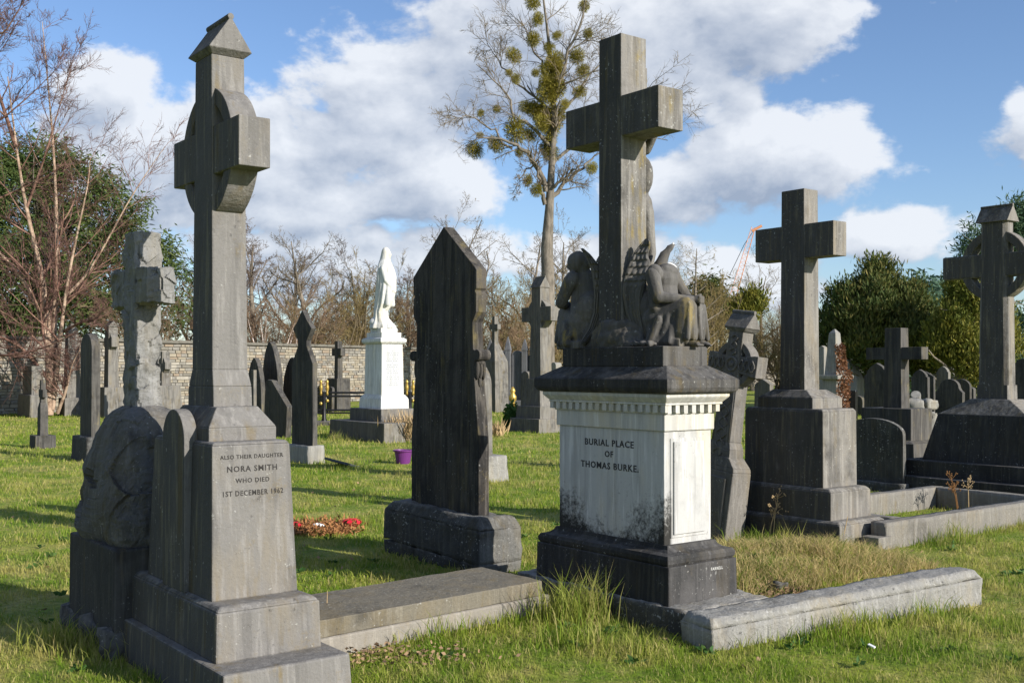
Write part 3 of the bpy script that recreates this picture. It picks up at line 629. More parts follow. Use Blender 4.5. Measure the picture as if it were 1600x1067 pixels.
def plain_cross():
    C = (2.738, 10.268)
    r = thing('latin_cross_grave', 'plain latin cross on big stepped block beside the leaning carved cross', 'grave cross', C, 'stone grave crosses')
    MB().fr(.705, .352, -.05, .70, .348, .22).fr(.70, .348, .2199, .66, .31, .247).obj('base_step', 'plain', r, .012)
    MB().fr(.575, .304, .24, .572, .300, .495).fr(.572, .30, .4949, .535, .27, .525).obj('base_step', 'plain', r, .010)
    MB().fr(.457, .256, .52, .452, .253, 1.215).fr(.452, .253, 1.2149, .43, .235, 1.238).obj('pedestal_block', 'plain', r, .008)
    MB().fr(.318, .225, 1.23, .318, .225, 1.335).fr(.318, .225, 1.3349, .20, .150, 1.408).obj('weathered_cap', 'plain', r, .008)
    MB().fr(.143, .112, 1.40, .131, .105, 3.296).obj('shaft', 'plain', r, .006)
    for x0, x1 in ((-.453, -.125), (.125, .453)): MB().box(x0, x1, -.100, .100, 2.645, 2.962).obj('cross_arm', 'plain', r, .006)
plain_cross()

def pointed():
    C = (-.53, 9.029)
    r = thing('pointed_headstone', 'near black gothic pointed headstone on a rounded rough granite block', 'headstone', C, 'upright headstones')
    b = MB().fr(.70, .20, -.12, .72, .21, .10).fr(.72, .21, .0999, .71, .205, .36).fr(.71, .205, .3599, .64, .15, .445)
    o = rough_obj(b, 'granite_block', 'granite', r, .05, .022, 5, seed=4); o.rotation_euler = (0, math.radians(1.2), 0)
    P = [(.502, .43), (.502, 1.02), (.44, 1.55), (.44, 1.66), (.475, 1.68), (.475, 1.745), (.425, 1.76), (.415, 1.98), (.468, 2.06), (.468, 2.21), (.452, 2.225), (.452, 2.235), (.47, 2.25), (.47, 2.40), (.0, 2.79)]
    poly = P + [(-x, z) for x, z in reversed(P[:-1])]
    MB().prism(list(reversed(poly)), -.052, .052).obj('slab', 'crust', r, .006)
    for s in (-1, 1):
        MB().tube([(.478 * s, -.058, 1.715), (.478 * s, .058, 1.715)], .045, 16).obj('scroll', 'crust', r, .006)
        mb = MB()
        for k, dx in enumerate((-.012, 0, .012)): mb.ell((.452 * s + dx * 0, dx * 2.6, 1.60), (.026, .020, .085), 10, 8)
        mb.ell((.452 * s, 0, 1.66), (.03, .045, .03), 10, 8).ell((.447 * s, 0, 1.5), (.018, .02, .05), 10, 8)
        mb.obj('carved_leaf', 'crust', r, smooth=True)
pointed()

def rough_cross():
    C = np.array((-2.222, 6.48))
    r = thing('rustic_cross_grave', 'rock faced rustic cross standing on a dark boulder and squared pedestal', 'grave cross', C, 'stone grave crosses')
    rough_obj(MB().box(-.47, .45, -.33, .33, -.1, .14), 'rubble_footing', 'boulder', r, .045, .05, 7, .07, seed=1)
    MB().fr(.442, .305, .08, .436, .30, .60).obj('pedestal', 'lime_dark', r, .012)
    mb = MB(); n = 150; rows = 84; zs = np.linspace(.585, 1.375, rows); zz = [.585, .64, .75, .88, 1.05, 1.2, 1.30, 1.35, 1.375]
    aa = np.interp(zs, zz, [.40, .43, .43, .41, .365, .31, .25, .19, .12]); bb = np.interp(zs, zz, [.27, .295, .30, .29, .26, .225, .18, .14, .09]); vs = []
    for i, z in enumerate(zs):
        for j in range(n):
            t = 2 * math.pi * j / n; c, q = math.cos(t), math.sin(t); x = aa[i] * math.copysign(abs(c) ** .42, c); y = bb[i] * math.copysign(abs(q) ** .42, q)
            p = Vector((x, y, z)); d = mnoise.fractal(p * 3.3 + Vector((4, 2, 7)), .8, 2.2, 6) * .030; q = p * 3.4 + Vector((1, 5, 2)); vd, vp = mnoise.voronoi(q); rv = mnoise.noise_vector(vp[0] * 9.7); d += .055 * (.3 * rv.x + 1.2 * (q - vp[0]).dot(rv)); q = p * 12 + Vector((3, 1, 8)); vd, vp = mnoise.voronoi(q); rv = mnoise.noise_vector(vp[0] * 7.3); d += .007 * (.3 * rv.x + 1.4 * (q - vp[0]).dot(rv))
            k = 1 + d / .35; vs.append((x * k, y * k, z + d * .3))
    mb.add(vs, [(i * n + j, i * n + (j + 1) % n, (i + 1) * n + (j + 1) % n, (i + 1) * n + j) for i in range(rows - 1) for j in range(n)] + [tuple(range(n - 1, -1, -1)), tuple(range((rows - 1) * n, rows * n))])
    mb.obj('boulder', 'boulder', r)
    sh = rough_obj(MB().fr(.104, .080, 1.30, .100, .078, 2.41), 'shaft', 'rough', r, .010, .012, 12, .032, seed=3, smooth=False)
    for s in (-1, 1): rough_obj(MB().box(min(.09 * s, .325 * s), max(.09 * s, .325 * s), -.082, .080, 1.985, 2.19), 'cross_arm', 'rough', r, .010, .012, 12, .032, seed=5 + s, smooth=False)
rough_cross()

def leaning_cross():
    C = np.array(fit(1137, 1058, 1171, 9.95)[0])
    r = thing('leaning_celtic_cross', 'leaning celtic cross covered in knotwork between white pedestal and plain cross', 'grave cross', C, 'stone grave crosses')
    r.rotation_euler = (Matrix.Rotation(ROT, 4, 'Z') @ Matrix.Rotation(math.radians(6.5), 4, 'Y') @ Matrix.Rotation(math.radians(-4.5), 4, 'X')).to_euler()
    b = .105
    MB().fr(.27, b + .03, -.25, .245, b + .025, .66).obj('pedestal', 'knot', r, .01)
    MB().prism(list(reversed([(.20, .0), (.18, .60), (-.18, .60), (-.20, .0)])), -b - .045, -b - .02).obj('front_panel', 'knot', r, .01)
    MB().fr(.245, b + .022, .66, .235, b + .018, .70).fr(.235, b + .018, .6999, .15, b + .002, .79).obj('moulded_shoulder', 'knot', r, .006)
    MB().fr(.150, b * .95, .785, .145, b * .94, .86).fr(.145, b * .94, .8599, .115, b * .8, .93).fr(.115, b * .8, .9299, .085, b * .72, 1.98).obj('shaft', 'knot', r, .006)
    zc = 1.66
    for s in (-1, 1):
        poly = [(.08 * s, zc - .075), (.26 * s, zc - .10), (.30 * s, zc - .10), (.30 * s, zc + .10), (.26 * s, zc + .10), (.08 * s, zc + .075)]
        MB().prism(poly if s < 0 else poly[::-1], -b * .7, b * .7).obj('cross_arm', 'knot', r, .005)
    MB().ring(.165, .225, -b * .6, b * .6, zc, 48).obj('ring', 'knot', r, .005)
    gable_cap(MB().fr(.10, b * .8, 1.975, .13, b * 1.0, 2.01), .135, b * 1.0, 2.009, 2.16, .02).obj('gabled_cap', 'knot', r, .004)
    y = -b * .76; mb = MB()        # knotwork: interlaced raised bands and a central boss
    mb.ring(.055, .07, y - .012, y + .02, zc, 24); mb.ell((0, y, zc), (.03, .016, .03), 10, 6)
    def band(p, q, amp, n, rr=.007):
        p, q = Vector(p), Vector(q); d = q - p; nrm = Vector((-d.z, 0, d.x)).normalized()
        for ph in (0, math.pi):
            mb.tube([p + d * (i / 28) + nrm * amp * math.sin(math.pi * n * i / 28 + ph) + Vector((0, .006 * math.sin(2 * math.pi * n * i / 28 + ph) - .004, 0)) for i in range(29)], rr, 5)
    band((0, y, zc + .09), (0, y, zc + .28), .035, 3); band((.09, y, zc), (.28, y, zc), .05, 3); band((-.09, y, zc), (-.28, y, zc), .05, 3)
    band((0, y - .005, .95), (0, y, zc - .09), .055, 6); band((0, y - .018, .78), (0, y - .008, .95), .05, 2)
    for s in (-1, 1): mb.tube([(.10 * s, y - .004, .93), (.075 * s, y, zc - .12)], .007, 5)
    mb.obj('knotwork', 'knot', r, smooth=True)
leaning_cross()

def right_celtic():
    C = (6.224, 13.839)
    r = thing('celtic_cross_grave', 'large chamfered celtic cross cut by the right edge on battered pedestal', 'grave cross', C, 'stone grave crosses')
    MB().fr(1.18, .80, -.05, 1.18, .80, .22).obj('base_step', 'plinth', r, .015)
    MB().fr(.98, .62, .215, .98, .62, .42).obj('base_step', 'plinth', r, .015)
    MB().fr(.78, .46, .415, .60, .38, 1.02).obj('pedestal', 'plinth', r, .012)
    MB().fr(.60, .38, 1.0195, .26, .18, 1.22).obj('weathered_shoulder', 'plain', r, .008)
    mb = MB(); a, b, c = .204, .127, .045
    for (z0, k0, z1, k1, cc) in ((1.21, 1.0, 1.36, .98, .004), (1.36, .98, 1.40, .98, None), (1.40, .98, 3.5, .86, c)):
        if cc is None: continue
        q = lambda k: [(-a * k + cc, -b * k), (a * k - cc, -b * k), (a * k, -b * k + cc), (a * k, b * k - cc), (a * k - cc, b * k), (-a * k + cc, b * k), (-a * k, b * k - cc), (-a * k, -b * k + cc)]
        vs = [(x, y, z0) for x, y in q(k0)] + [(x, y, z1 + (.04 if z1 < 2 else 0)) for x, y in q(k1)]
        mb.add(vs, [tuple(range(7, -1, -1)), tuple(range(8, 16))] + [(i, (i + 1) % 8, (i + 1) % 8 + 8, i + 8) for i in range(8)])
    mb.obj('shaft', 'plain', r)
    zc = 2.93
    for s in (-1, 1): MB().box(min(.15 * s, .70 * s), max(.15 * s, .70 * s), -.10, .10, zc - .15, zc + .15).obj('cross_arm', 'plain', r, .02)
    MB().ring(.34, .45, -.085, .085, zc, 56).obj('ring', 'plain', r, .012)
    gable_cap(MB(), .215, .15, 3.48, 3.69, .018).obj('gabled_cap', 'plain', r, .004)
right_celtic()

# ledger slab between the two front monuments
def ledger():
    p0, p1 = np.array([-1.35, 5.70]), np.array([.20, 7.10]); d = (p1 - p0); L = np.linalg.norm(d); d /= L; n = np.array([-d[1], d[0]])
    c = (p0 + p1) / 2 + n * .31
    r = thing('ledger_stone', 'low flat grave slab lying between the NORA SMITH cross and the angel monument', 'grave slab', c, rot=math.atan2(d[1], d[0]))
    r.rotation_euler = (math.radians(.6), 0, math.atan2(d[1], d[0]))
    rough_obj(MB().box(-L / 2, L / 2, -.31, .31, .115, .215), 'slab', 'slab', r, .06, .004, 8, seed=3, smooth=False).modifiers.new('edge', 'BEVEL').width = .006
    MB().box(-L / 2 - .05, L / 2 + .06, -.325, .34, -.08, .117).obj('plinth', 'slab2', r, .012)
ledger()

def kerb_run():
    p0, p1 = np.array([1.13, 6.12]), np.array([3.2, 7.36]); d = p1 - p0; L = np.linalg.norm(d); d /= L
    c = (p0 + p1) / 2 + np.array([-d[1], d[0]]) * .12
    r = rough_obj(MB().fr(L / 2, .135, -.08, L / 2, .13, .15).fr(L / 2, .13, .1499, L / 2 - .03, .10, .205), 'grave_kerb', 'granite_pale', None, .035, .012, 7, seed=9)
    r.location = (*c, 0); r.rotation_euler = (0, math.radians(-1.3), math.atan2(d[1], d[0]))
    tag(r, 'long pale rounded granite kerb running from the angel monument into the grass', 'kerb', 'grave kerbs')
kerb_run()
def surround():
    A, B = np.array([3.30, 9.55]), np.array([5.85, 11.5]); d = B - A; L = np.linalg.norm(d)
    r = thing('grave_surround', 'rectangular stone kerb surround beyond the plain latin cross, grass inside', 'grave kerb', A, rot=math.atan2(d[1], d[0]), group='grave kerbs')
    rough_obj(MB().box(0.02, L, 0, .15, -.08, .235), 'front_kerb', 'kerbr', r, .07, .008, 6, seed=1)
    MB().box(-.12, .10, -.02, .16, -.08, .12).obj('corner_block', 'kerbr', r, .008)
    rough_obj(MB().box(.35, .50, .152, 1.35, -.08, .235), 'side_kerb', 'kerbr', r, .07, .008, 6, seed=2)
    rough_obj(MB().box(.35, L, 1.352, 1.50, -.08, .235), 'back_kerb', 'kerbr', r, .07, .008, 6, seed=3)
    rough_obj(MB().box(L - .15, L, .152, 1.35, -.08, .235), 'side_kerb', 'kerbr', r, .07, .008, 6, seed=4)
surround()

# ------------------------------------------------------------------ white statue monument
def statue():
    C = np.array((-2.945, 24.789))
    r = thing('white_marble_pedestal', 'white marble pedestal with long inscription on two grey stone steps', 'monument', C)
    MB().fr(1.26, .75, -.1, 1.24, .73, .43).obj('base_step', 'far', r, .02); MB().fr(.72, .50, .42, .714, .49, .71).obj('base_step', 'far', r, .02)
    MB().fr(.497, .372, .70, .49, .365, .93).fr(.49, .365, .9299, .42, .315, 1.02).obj('plinth', 'white', r, .012)
    MB().fr(.395, .295, 1.015, .372, .275, 2.185).obj('dado', 'white', r, .012)
    MB().fr(.40, .30, 2.18, .44, .34, 2.22).fr(.44, .34, 2.2199, .44, .34, 2.29).fr(.44, .34, 2.2899, .39, .30, 2.32).obj('cornice', 'white', r, .01)
    MB().box(-.34, .34, -.26, .26, 2.315, 2.44).box(-.24, .24, -.22, .22, 2.4395, 2.54).obj('figure_block', 'white', r, .01)
    rng = random.Random(2); mb = MB()       # the lettering is too small to read: word-like rows of cut marks
    for i in range(18):
        z = 2.02 - i * .046
        if i in (0, 6): w = .03
        else: w = rng.uniform(.12, .19)
        y = -w
        while y < w:
            q = rng.uniform(.02, .06); xx = .395 - .023 * (z - 1.015) / 1.17
            mb.box(xx - .004, xx + .002, y, min(y + q, w), z - .011, z + (.014 if i % 3 else .009)); y += q + .014
    mb.obj('inscription_rows', 'letter_grey', r)['kind'] = 'stuff'
    MB().prism(arch(.235, 1.12, 1.92, 2.12, 16), .380, .378, axis='x') if False else None
    # the veiled woman
    s = thing('veiled_woman_statue', 'white marble statue of a veiled standing woman on tall white pedestal', 'statue', C, rot=math.radians(-14), z=2.535)
    mb = MB(); n = 72
    lev = [(.0, -.34, .27, .27), (.07, -.33, .25, .26), (.13, -.28, .19, .23), (.25, -.23, .09, .19), (.4, -.22, .08, .185), (.48, -.205, .14, .19), (.56, -.20, .19, .20), (.7, -.19, .235, .215), (.95, -.165, .28, .23), (1.2, -.15, .275, .24), (1.38, -.135, .23, .225), (1.5, -.12, .18, .17), (1.58, -.095, .155, .115), (1.68, -.07, .15, .105), (1.78, -.05, .145, .10), (1.84, -.02, .115, .075), (1.87, .02, .07, .03)]
    zs = np.linspace(0, 1.87, 90); g = lambda k: np.interp(zs, [l[0] for l in lev], [l[k] for l in lev]); lo, hi_, wy = g(1), g(2), g(3); vs = []
    for i, z in enumerate(zs):
        k = max(0, min(1, (1.62 - z) / .3))
        for j in range(n):
            a = 2 * math.pi * j / n
            fold = 1 + k * (.055 * math.sin(a * 9 + z * 1.5 + .8 * math.sin(z * 2.2)) + .04 * math.sin(a * 15 - z * 2.4) + .03 * math.sin(a * 5 + z * 4))
            vs.append(((lo[i] + hi_[i]) / 2 + (hi_[i] - lo[i]) / 2 * fold * math.cos(a), wy[i] * fold * math.sin(a), z))
    mb.add(vs, [(i * n + j, i * n + (j + 1) % n, (i + 1) * n + (j + 1) % n, (i + 1) * n + j) for i in range(89) for j in range(n)] + [tuple(range(n - 1, -1, -1)), tuple(range(89 * n, 90 * n))])
    mb.ell((.115, 0, 1.70), (.06, .062, .085)).ell((.178, 0, 1.69), (.014, .012, .022)).ell((.15, 0, 1.645), (.028, .03, .02)).ell((.165, .022, 1.715), (.012, .014, .008)).ell((.165, -.022, 1.715), (.012, .014, .008))
    for q in (-1, 1):
        mb.cap((.05, .19 * q, 1.36), (.13, .215 * q, 1.08), .07, .06).cap((.13, .215 * q, 1.08), (.24, .07 * q, .88), .055, .038)
        mb.cap((.16, .17 * q, 1.0), (.15, .17 * q, .55), .03, .055).cap((.0, .1 * q, .5), (.02, .1 * q, .1), .06, .075).cap((.08, .08 * q, .09), (.22, .09 * q, .05), .06, .045)
    mb.ell((-.2, -.05, .14), (.13, .16, .12)).ell((-.22, .1, .10), (.1, .1, .1))
    sculpt(mb.obj('draped_figure', 'white', s), .015, 2)
    h = MB()
    for q in (-1, 1):
        h.ell((.26, .03 * q, .86), (.03, .022, .05))
        for k in range(4): h.cap((.275, (.012 + .013 * k) * q, .88), (.30 - .004 * k, (.008 + .011 * k) * q, .945 - .006 * k), .011, .008, 6)
        h.cap((.25, .02 * q, .88), (.26, .008 * q, .93), .011, .009, 6)
    sculpt(h.obj('hands', 'white', s), .008, 1)
statue()

# ------------------------------------------------------------------ other graves, one routine for the common kinds
def outline(kind, a, z0, zt):
    h = zt - z0
    if kind == 'round': return arch(a, z0, zt - a * .8, zt)
    if kind == 'segment': return arch(a, z0, zt - a * .45, zt)
    if kind == 'gothic': return arch(a, z0, z0 + h * .42, zt, 14, 1.25)
    if kind == 'gable': return [(-a, z0), (a, z0), (a, zt - a * .55), (0, zt), (-a, zt - a * .55)]
    if kind == 'flat': return [(-a, z0), (a, z0), (a, zt), (-a, zt)]
    if kind == 'broken': return [(-a, z0), (a, z0), (a, z0 + h * .62), (a * .3, z0 + h * .8), (-a * .45, zt), (-a * .8, zt), (-a, zt - h * .06)]
    if kind == 'shoulder':
        q = [(a, zt - a * .9), (a * .82, zt - a * .75), (a * .72, zt - a * .6)] + [(a * .72 * math.cos(math.pi / 2 * i / 6), zt - a * .6 + a * .6 * math.sin(math.pi / 2 * i / 6)) for i in range(1, 7)]
        return [(-a, z0), (a, z0)] + q + [(-x, z) for x, z in reversed(q[:-1])]
    if kind == 'lobed':
        q = [(a, z0 + h * .60), (a * .42, z0 + h * .73), (a * .42, z0 + h * .77), (a * .88, z0 + h * .86), (a * .45, z0 + h * .92), (0, zt)]
        return [(-a, z0), (a, z0)] + q + [(-x, z) for x, z in reversed(q[:-1])]
    if kind == 'ogee':
        q = [(a, zt - a * .9), (a * .8, zt - a * .82), (a * .78, zt - a * .6), (a * .45, zt - a * .25), (0, zt)]
        return [(-a, z0), (a, z0)] + q + [(-x, z) for x, z in reversed(q[:-1])]
def stone_at(name, label, cat, kind, pn, pl, pr, pyb, pyt, mat='far', base=None, group='upright headstones', bmat=None, tilt=0.0, pyfoot=None, basek=1.35, maxb=None):
    """pn/pl/pr: columns of the near, left and right edges; pyb: row of the ground (or base foot); pyt: top row"""
    Yn = gp(pn, pyb)[1]; C, a, b = fit(pn, pl, pr, Yn)
    if maxb: b = min(b, maxb)
    zt = EYE + (HY - pyt) * C[1] / F
    r = thing(name, label, cat, C, group)
    z0 = -.05
    if base:
        zb = base; rough_obj(MB().fr(a * basek + .04, b + .12, -.08, a * basek + .02, b + .10, zb), 'base_block', bmat or mat, r, .09, .012, 5, seed=len(bpy.data.objects) % 17)
        z0 = zb - .01
    if kind == 'cross':
        t = b * .8; MB().fr(a * .62, b, z0, a * .5, b * .9, z0 + (zt - z0) * .42).obj('pedestal', mat, r, .01)
        zc = z0 + (zt - z0) * .42 - .005; MB().fr(a * .24, t * .6, zc, a * .20, t * .55, zt).obj('shaft', mat, r, .006)
        zq = zc + (zt - zc) * .70; hh = a * .2
        for s in (-1, 1): MB().box(min(a * .18 * s, a * s * .8), max(a * .18 * s, a * s * .8), -t * .5, t * .5, zq - hh, zq + hh).obj('cross_arm', mat, r, .006)
    else:
        MB().prism(outline(kind, a, z0, zt), -b, b).obj('slab', mat, r, min(.012, b * .2))
    q = random.Random(int(pn * 7 + pyb)); tilt2 = math.radians(q.uniform(-1.4, 1.4)); r.rotation_euler = (math.radians(q.uniform(-1.5, 1.5)), 0, ROT + math.radians(q.uniform(-3, 3)))
    if tilt: r.rotation_euler = (Matrix.Rotation(ROT, 4, 'Z') @ Matrix.Rotation(tilt, 4, 'Y')).to_euler()
    return r, C, a, b, zt
S = stone_at
def latin(name, label, pn, pl, pr, Yn, parts, mat, group='stone grave crosses', ring=None, cap=None, cat='grave cross'):
    """cross from tiers: parts = [(part name, half x, half y, z0, half x, half y, z1)], arms = (half length, half y, z0, z1)"""
    C, a, b = fit(pn, pl, pr, Yn); r = thing(name, label, cat, C, group)
    for p in parts:
        if p[0] == 'cross_arm':
            _, L, in_, by, z0, z1 = p
            for s in (-1, 1): MB().box(min(in_ * s, L * s), max(in_ * s, L * s), -by, by, z0, z1).obj('cross_arm', mat, r, .008)
        else: MB().fr(p[1], p[2], p[3], p[4], p[5], p[6]).obj(p[0], mat, r, .008)
    if ring: MB().ring(ring[0], ring[1], -ring[2], ring[2], ring[3], 36).obj('ring', mat, r, .006)
    if cap: gable_cap(MB(), cap[0], cap[1], cap[2], cap[3], .015).obj('gabled_cap', mat, r)
    return r, C

# left lawn
S('headstone', 'tall dark narrow round topped headstone on pale block, left of the boulder cross', 'headstone', 'round', 143, 124, 157, 721, 521, 'far_black', .42, bmat='granite', basek=1.25)
latin('small_cross_grave', 'small thin dark cross with tapered foot on a low square block on the left lawn', 67, 50, 84, 21.6,
      [('base_block', .24, .2, -.05, .235, .195, .26), ('shaft', .115, .08, .25, .11, .075, .80), ('shaft_neck', .11, .075, .799, .055, .055, .93), ('shaft_head', .055, .05, .929, .05, .045, 1.38), ('cross_arm', .155, .045, .042, 1.03, 1.19)], 'far_black')
latin('small_cross_grave', 'little pale cross on white battered base at the far left edge', 12, 3, 32, 39.5, [('pedestal', .40, .34, -.05, .28, .26, .85), ('shaft', .12, .1, .84, .10, .09, 1.75), ('cross_arm', .26, .09, .08, 1.38, 1.55)], 'far_pale')
S('headstone', 'squat greenish block headstone between the little pale cross and the birch trunk', 'headstone', 'flat', 51, 34, 68, 652, 572, 'far', .75, maxb=.22)
latin('obelisk_grave', 'tall weathered obelisk on plinth just right of the birch trunk', 106, 99, 126, 37.0, [('plinth', .42, .36, -.05, .40, .34, .62), ('shaft', .24, .24, .61, .17, .17, 2.95), ('shaft_tip', .17, .17, 2.949, .03, .03, 3.2)], 'far', cat='obelisk', group='upright headstones')
latin('celtic_cross_grave', 'weathered ringed cross by the wall behind the rustic boulder cross', 166, 158, 190, 36.0, [('plinth', .50, .40, -.05, .46, .36, 1.0), ('shaft', .24, .18, .99, .19, .15, 3.05), ('cross_arm', .42, .15, .12, 2.35, 2.68)], 'far', ring=(.24, .34, .10, 2.51), cap=(.24, .18, 3.04, 3.22))
latin('celtic_cross_grave', 'grey ringed cross partly hidden between boulder cross and NORA SMITH shaft', 254, 246, 268, 33.5, [('plinth', .55, .42, -.05, .45, .34, 1.1), ('shaft', .17, .15, 1.09, .13, .12, 2.15), ('cross_arm', .34, .12, .10, 1.6, 1.83)], 'far', ring=(.19, .28, .09, 1.72))

# between the tall cross and the white statue
S('headstone', 'pointed arch headstone close against the tall cross shaft, seen at its right', 'headstone', 'gothic', 409, 384, 416, 668, 559, 'far_black')
S('headstone', 'tall sharply arched headstone, middle one of the gothic three by the wall', 'headstone', 'gothic', 436, 410, 444, 667, 534, 'far_black')
S('headstone', 'arched headstone half hidden by the dark lobed stone, rightmost of the gothic three', 'headstone', 'gothic', 472, 444, 480, 667, 558, 'far_black')
r, *_ = S('broken_headstone', 'short dark leaning headstone with slanting broken top before the gothic three', 'headstone', 'broken', 446, 411, 455, 684, 596, 'far_black', tilt=math.radians(6))
S('small_pillar', 'slim capped stone pillar tight beside the tall cross foot', 'pillar', 'flat', 396, 392, 401, 690, 578, 'far', group=None)
S('lobed_headstone', 'tall dark headstone with trefoil pointed head on pale block, right of the tall cross', 'headstone', 'lobed', 487, 457, 495, 724, 484, 'far_black', .30, bmat='far_pale', basek=1.05)
latin('latin_cross_grave', 'slender dark cross against the pale wall left of the white statue', 532, 521, 537, 41.0, [('pedestal', .42, .30, -.05, .40, .28, 1.25), ('shaft', .14, .11, 1.24, .115, .10, 2.68), ('cross_arm', .36, .10, .10, 2.12, 2.40)], 'far_black')
S('headstone', 'little dark gabled headstone beside the gold topped fence post', 'headstone', 'gable', 504, 496, 509, 648, 601, 'far_black')
S('headstone', 'low dark headstone between fence post and slender cross pedestal', 'headstone', 'segment', 518, 510, 522, 645, 604, 'far_black')

# gold and black rail before the wall
def railing():
    A, B = gp(380, 664), gp(646, 664); d = B - A; L = float(np.linalg.norm(d)); ang = math.atan2(d[1], d[0])
    r = thing('grave_railing', 'low black iron railing with gilt fittings left of the white monument', 'railing', A, rot=ang)
    for x in (.05, L * .475, L - .1):
        p = MB(); xx = x
        p.lathe([(.10, -.05), (.10, .1), (.06, .2), (.055, .95)], 10, xx, 0); o = p.obj('post', 'black_metal', r, smooth=True)
        for q in (-.09, .09): MB().lathe([(.03, .85), (.045, .92), (.03, .97), (.05, 1.03), (.055, 1.1), (.03, 1.2), (.05, 1.24), (.015, 1.31)], 10, xx + q, 0).obj('gilt_finial', 'gold', r, smooth=True)
        MB().ell((xx - .09, 0, .62), (.055,) * 3, 8, 6).ell((xx + .09, 0, .70), (.055,) * 3, 8, 6).obj('gilt_ball', 'gold', r, smooth=True)
    for z, rr in ((.93, .03), (.83, .03), (.43, .03), (.35, .025)): MB().tube([(0, 0, z), (L, 0, z)], rr, 8).obj('rail', 'black_metal', r)
    for z in (.88, .39):
        mb = MB()
        for k in range(4): mb.tube([(L * .785 - .12 + .07 * k, -.03, z - .07), (L * .785 - .06 + .07 * k, -.03, z + .07)], .028, 6)
        mb.obj('gilt_clasp', 'gold', r, smooth=True)
    MB().box(-.5, L, -.25, .25, -.05, .12).obj('kerb', 'far', r, .02)
railing()
def bollard(px, py, label):
    C = gp(px, py); r = thing('gilt_post', label, 'post', C)
    MB().lathe([(.10, -.05), (.10, .12), (.06, .2), (.06, .52)], 10).obj('post', 'black_metal', r, smooth=True)
    MB().lathe([(.08, .52), (.10, .58), (.06, .66), (.11, .72), (.12, .82), (.06, .92), (.09, .98), (.03, 1.1)], 10).obj('gilt_finial', 'gold', r, smooth=True)
bollard(801, 664, 'short black post with gilt finial before the grey tomb, left of small celtic cross')

# mid centre
S('headstone', 'grey headstone hidden behind the pointed black one, only its lit edge showing', 'headstone', 'round', 748, 690, 771, 752, 560, 'far', .36, bmat='granite_pale', maxb=.12)
latin('celtic_cross_grave', 'pale mossy ringed cross with gabled top in front of the mistletoe tree trunk', 849, 829, 860, 27.5, [('base_step', .62, .55, -.05, .60, .53, .35), ('base_step', .50, .42, .34, .48, .40, .66), ('pedestal', .36, .30, .65, .27, .24, 1.36), ('shaft', .235, .19, 1.35, .17, .15, 3.72), ('cross_arm', .60, .15, .15, 2.83, 3.2)], 'far', ring=(.30, .40, .11, 3.02), cap=(.2, .18, 3.7, 3.98))
S('headstone', 'rounded mossy headstone leaning against the small celtic cross base', 'headstone', 'round', 826, 813, 842, 668, 580, 'far', maxb=.3)
def family_tomb():
    A, B = gp(742, 640), gp(836, 640)
    r = thing('panelled_tomb', 'wide slate grey panelled tomb wall with pinnacles behind the black pointed headstone', 'tomb', (A + B) / 2 + np.array((0, .3)), rot=math.radians(-12))
    L = float(np.linalg.norm(B - A)) / 2
    MB().box(-L, L, -.2, .3, -.05, 2.1).obj('back_wall', 'tomb', r, .02)
    MB().box(-L - .1, L + .1, -.55, .35, -.05, .38).obj('plinth', 'tomb', r, .02)
    xs = [-L, -L * .45, L * .15, L * .72, L]
    for i, x in enumerate(xs):
        MB().fr(.11, .13, .37, .11, .13, 2.35, x, -.26).fr(.13, .15, 2.349, .02, .02, 2.9 - .1 * (i % 2), x, -.26).obj('pinnacle', 'tomb', r, .01)
    for x0, x1 in zip(xs, xs[1:]):
        a = (x1 - x0) / 2 - .12; MB().prism([(x + (x0 + x1) / 2, z) for x, z in arch(a, .4, 2.1, 2.1 + a * 1.1, 12)], -.24, .2).obj('arched_panel', 'tomb', r, .02)
family_tomb()
latin('small_cross_grave', 'little lichened cross finial rising above the left end of the grey tomb', 774, 766, 781, 40.5, [('gabled_base', .45, .32, -.05, .40, .3, 1.9), ('gable', .40, .30, 1.899, .10, .1, 2.6), ('shaft', .09, .09, 2.55, .08, .08, 3.6), ('cross_arm', .26, .07, .08, 3.1, 3.3)], 'far')
S('headstone', 'small pale round headstone by the wall just right of the celtic cross shaft', 'headstone', 'round', 869, 861, 878, 632, 566, 'far_pale', maxb=.2)

# right back
S('round_headstone', 'rounded dark speckled headstone on low base between latin cross and right pedestal', 'headstone', 'segment', 1411, 1318, 1416, 770, 653, 'granite', .12, maxb=.085, bmat='granite', basek=1.08)
latin('latin_cross_grave', 'dark plain cross on stepped rough base behind the rounded speckled headstone', 1417, 1362, 1440, 15.9, [('rough_base', .62, .50, -.05, .56, .44, .52), ('base_slope', .56, .44, .519, .40, .3, .56), ('pedestal', .42, .28, .55, .42, .28, 1.02), ('shaft', .155, .11, 1.01, .135, .10, 2.22), ('cross_arm', .47, .12, .09, 1.745, 1.93)], 'far_black')
S('dark_headstone', 'tall black stained slab with one lit shoulder behind the dark plain cross', 'headstone', 'ogee', 1388, 1349, 1393, 700, 567, 'far_black')
S('headstone', 'scroll sided dark slab with a bright sunlit edge, left of the two thin slabs', 'headstone', 'ogee', 1449, 1424, 1453, 677, 577, 'far_black')
S('headstone', 'thin dark slab with straight bright edge, right of the scroll sided one', 'headstone', 'gable', 1459, 1432, 1462, 672, 580, 'far_black')
S('headstone', 'broad black shouldered headstone left of the right edge cross pedestal', 'headstone', 'shoulder', 1503, 1460, 1507, 702, 592, 'far_black')
S('headstone', 'dark slab with curved lit shoulder peeping behind the broad black headstone', 'headstone', 'round', 1516, 1486, 1519, 680, 592, 'far_black')
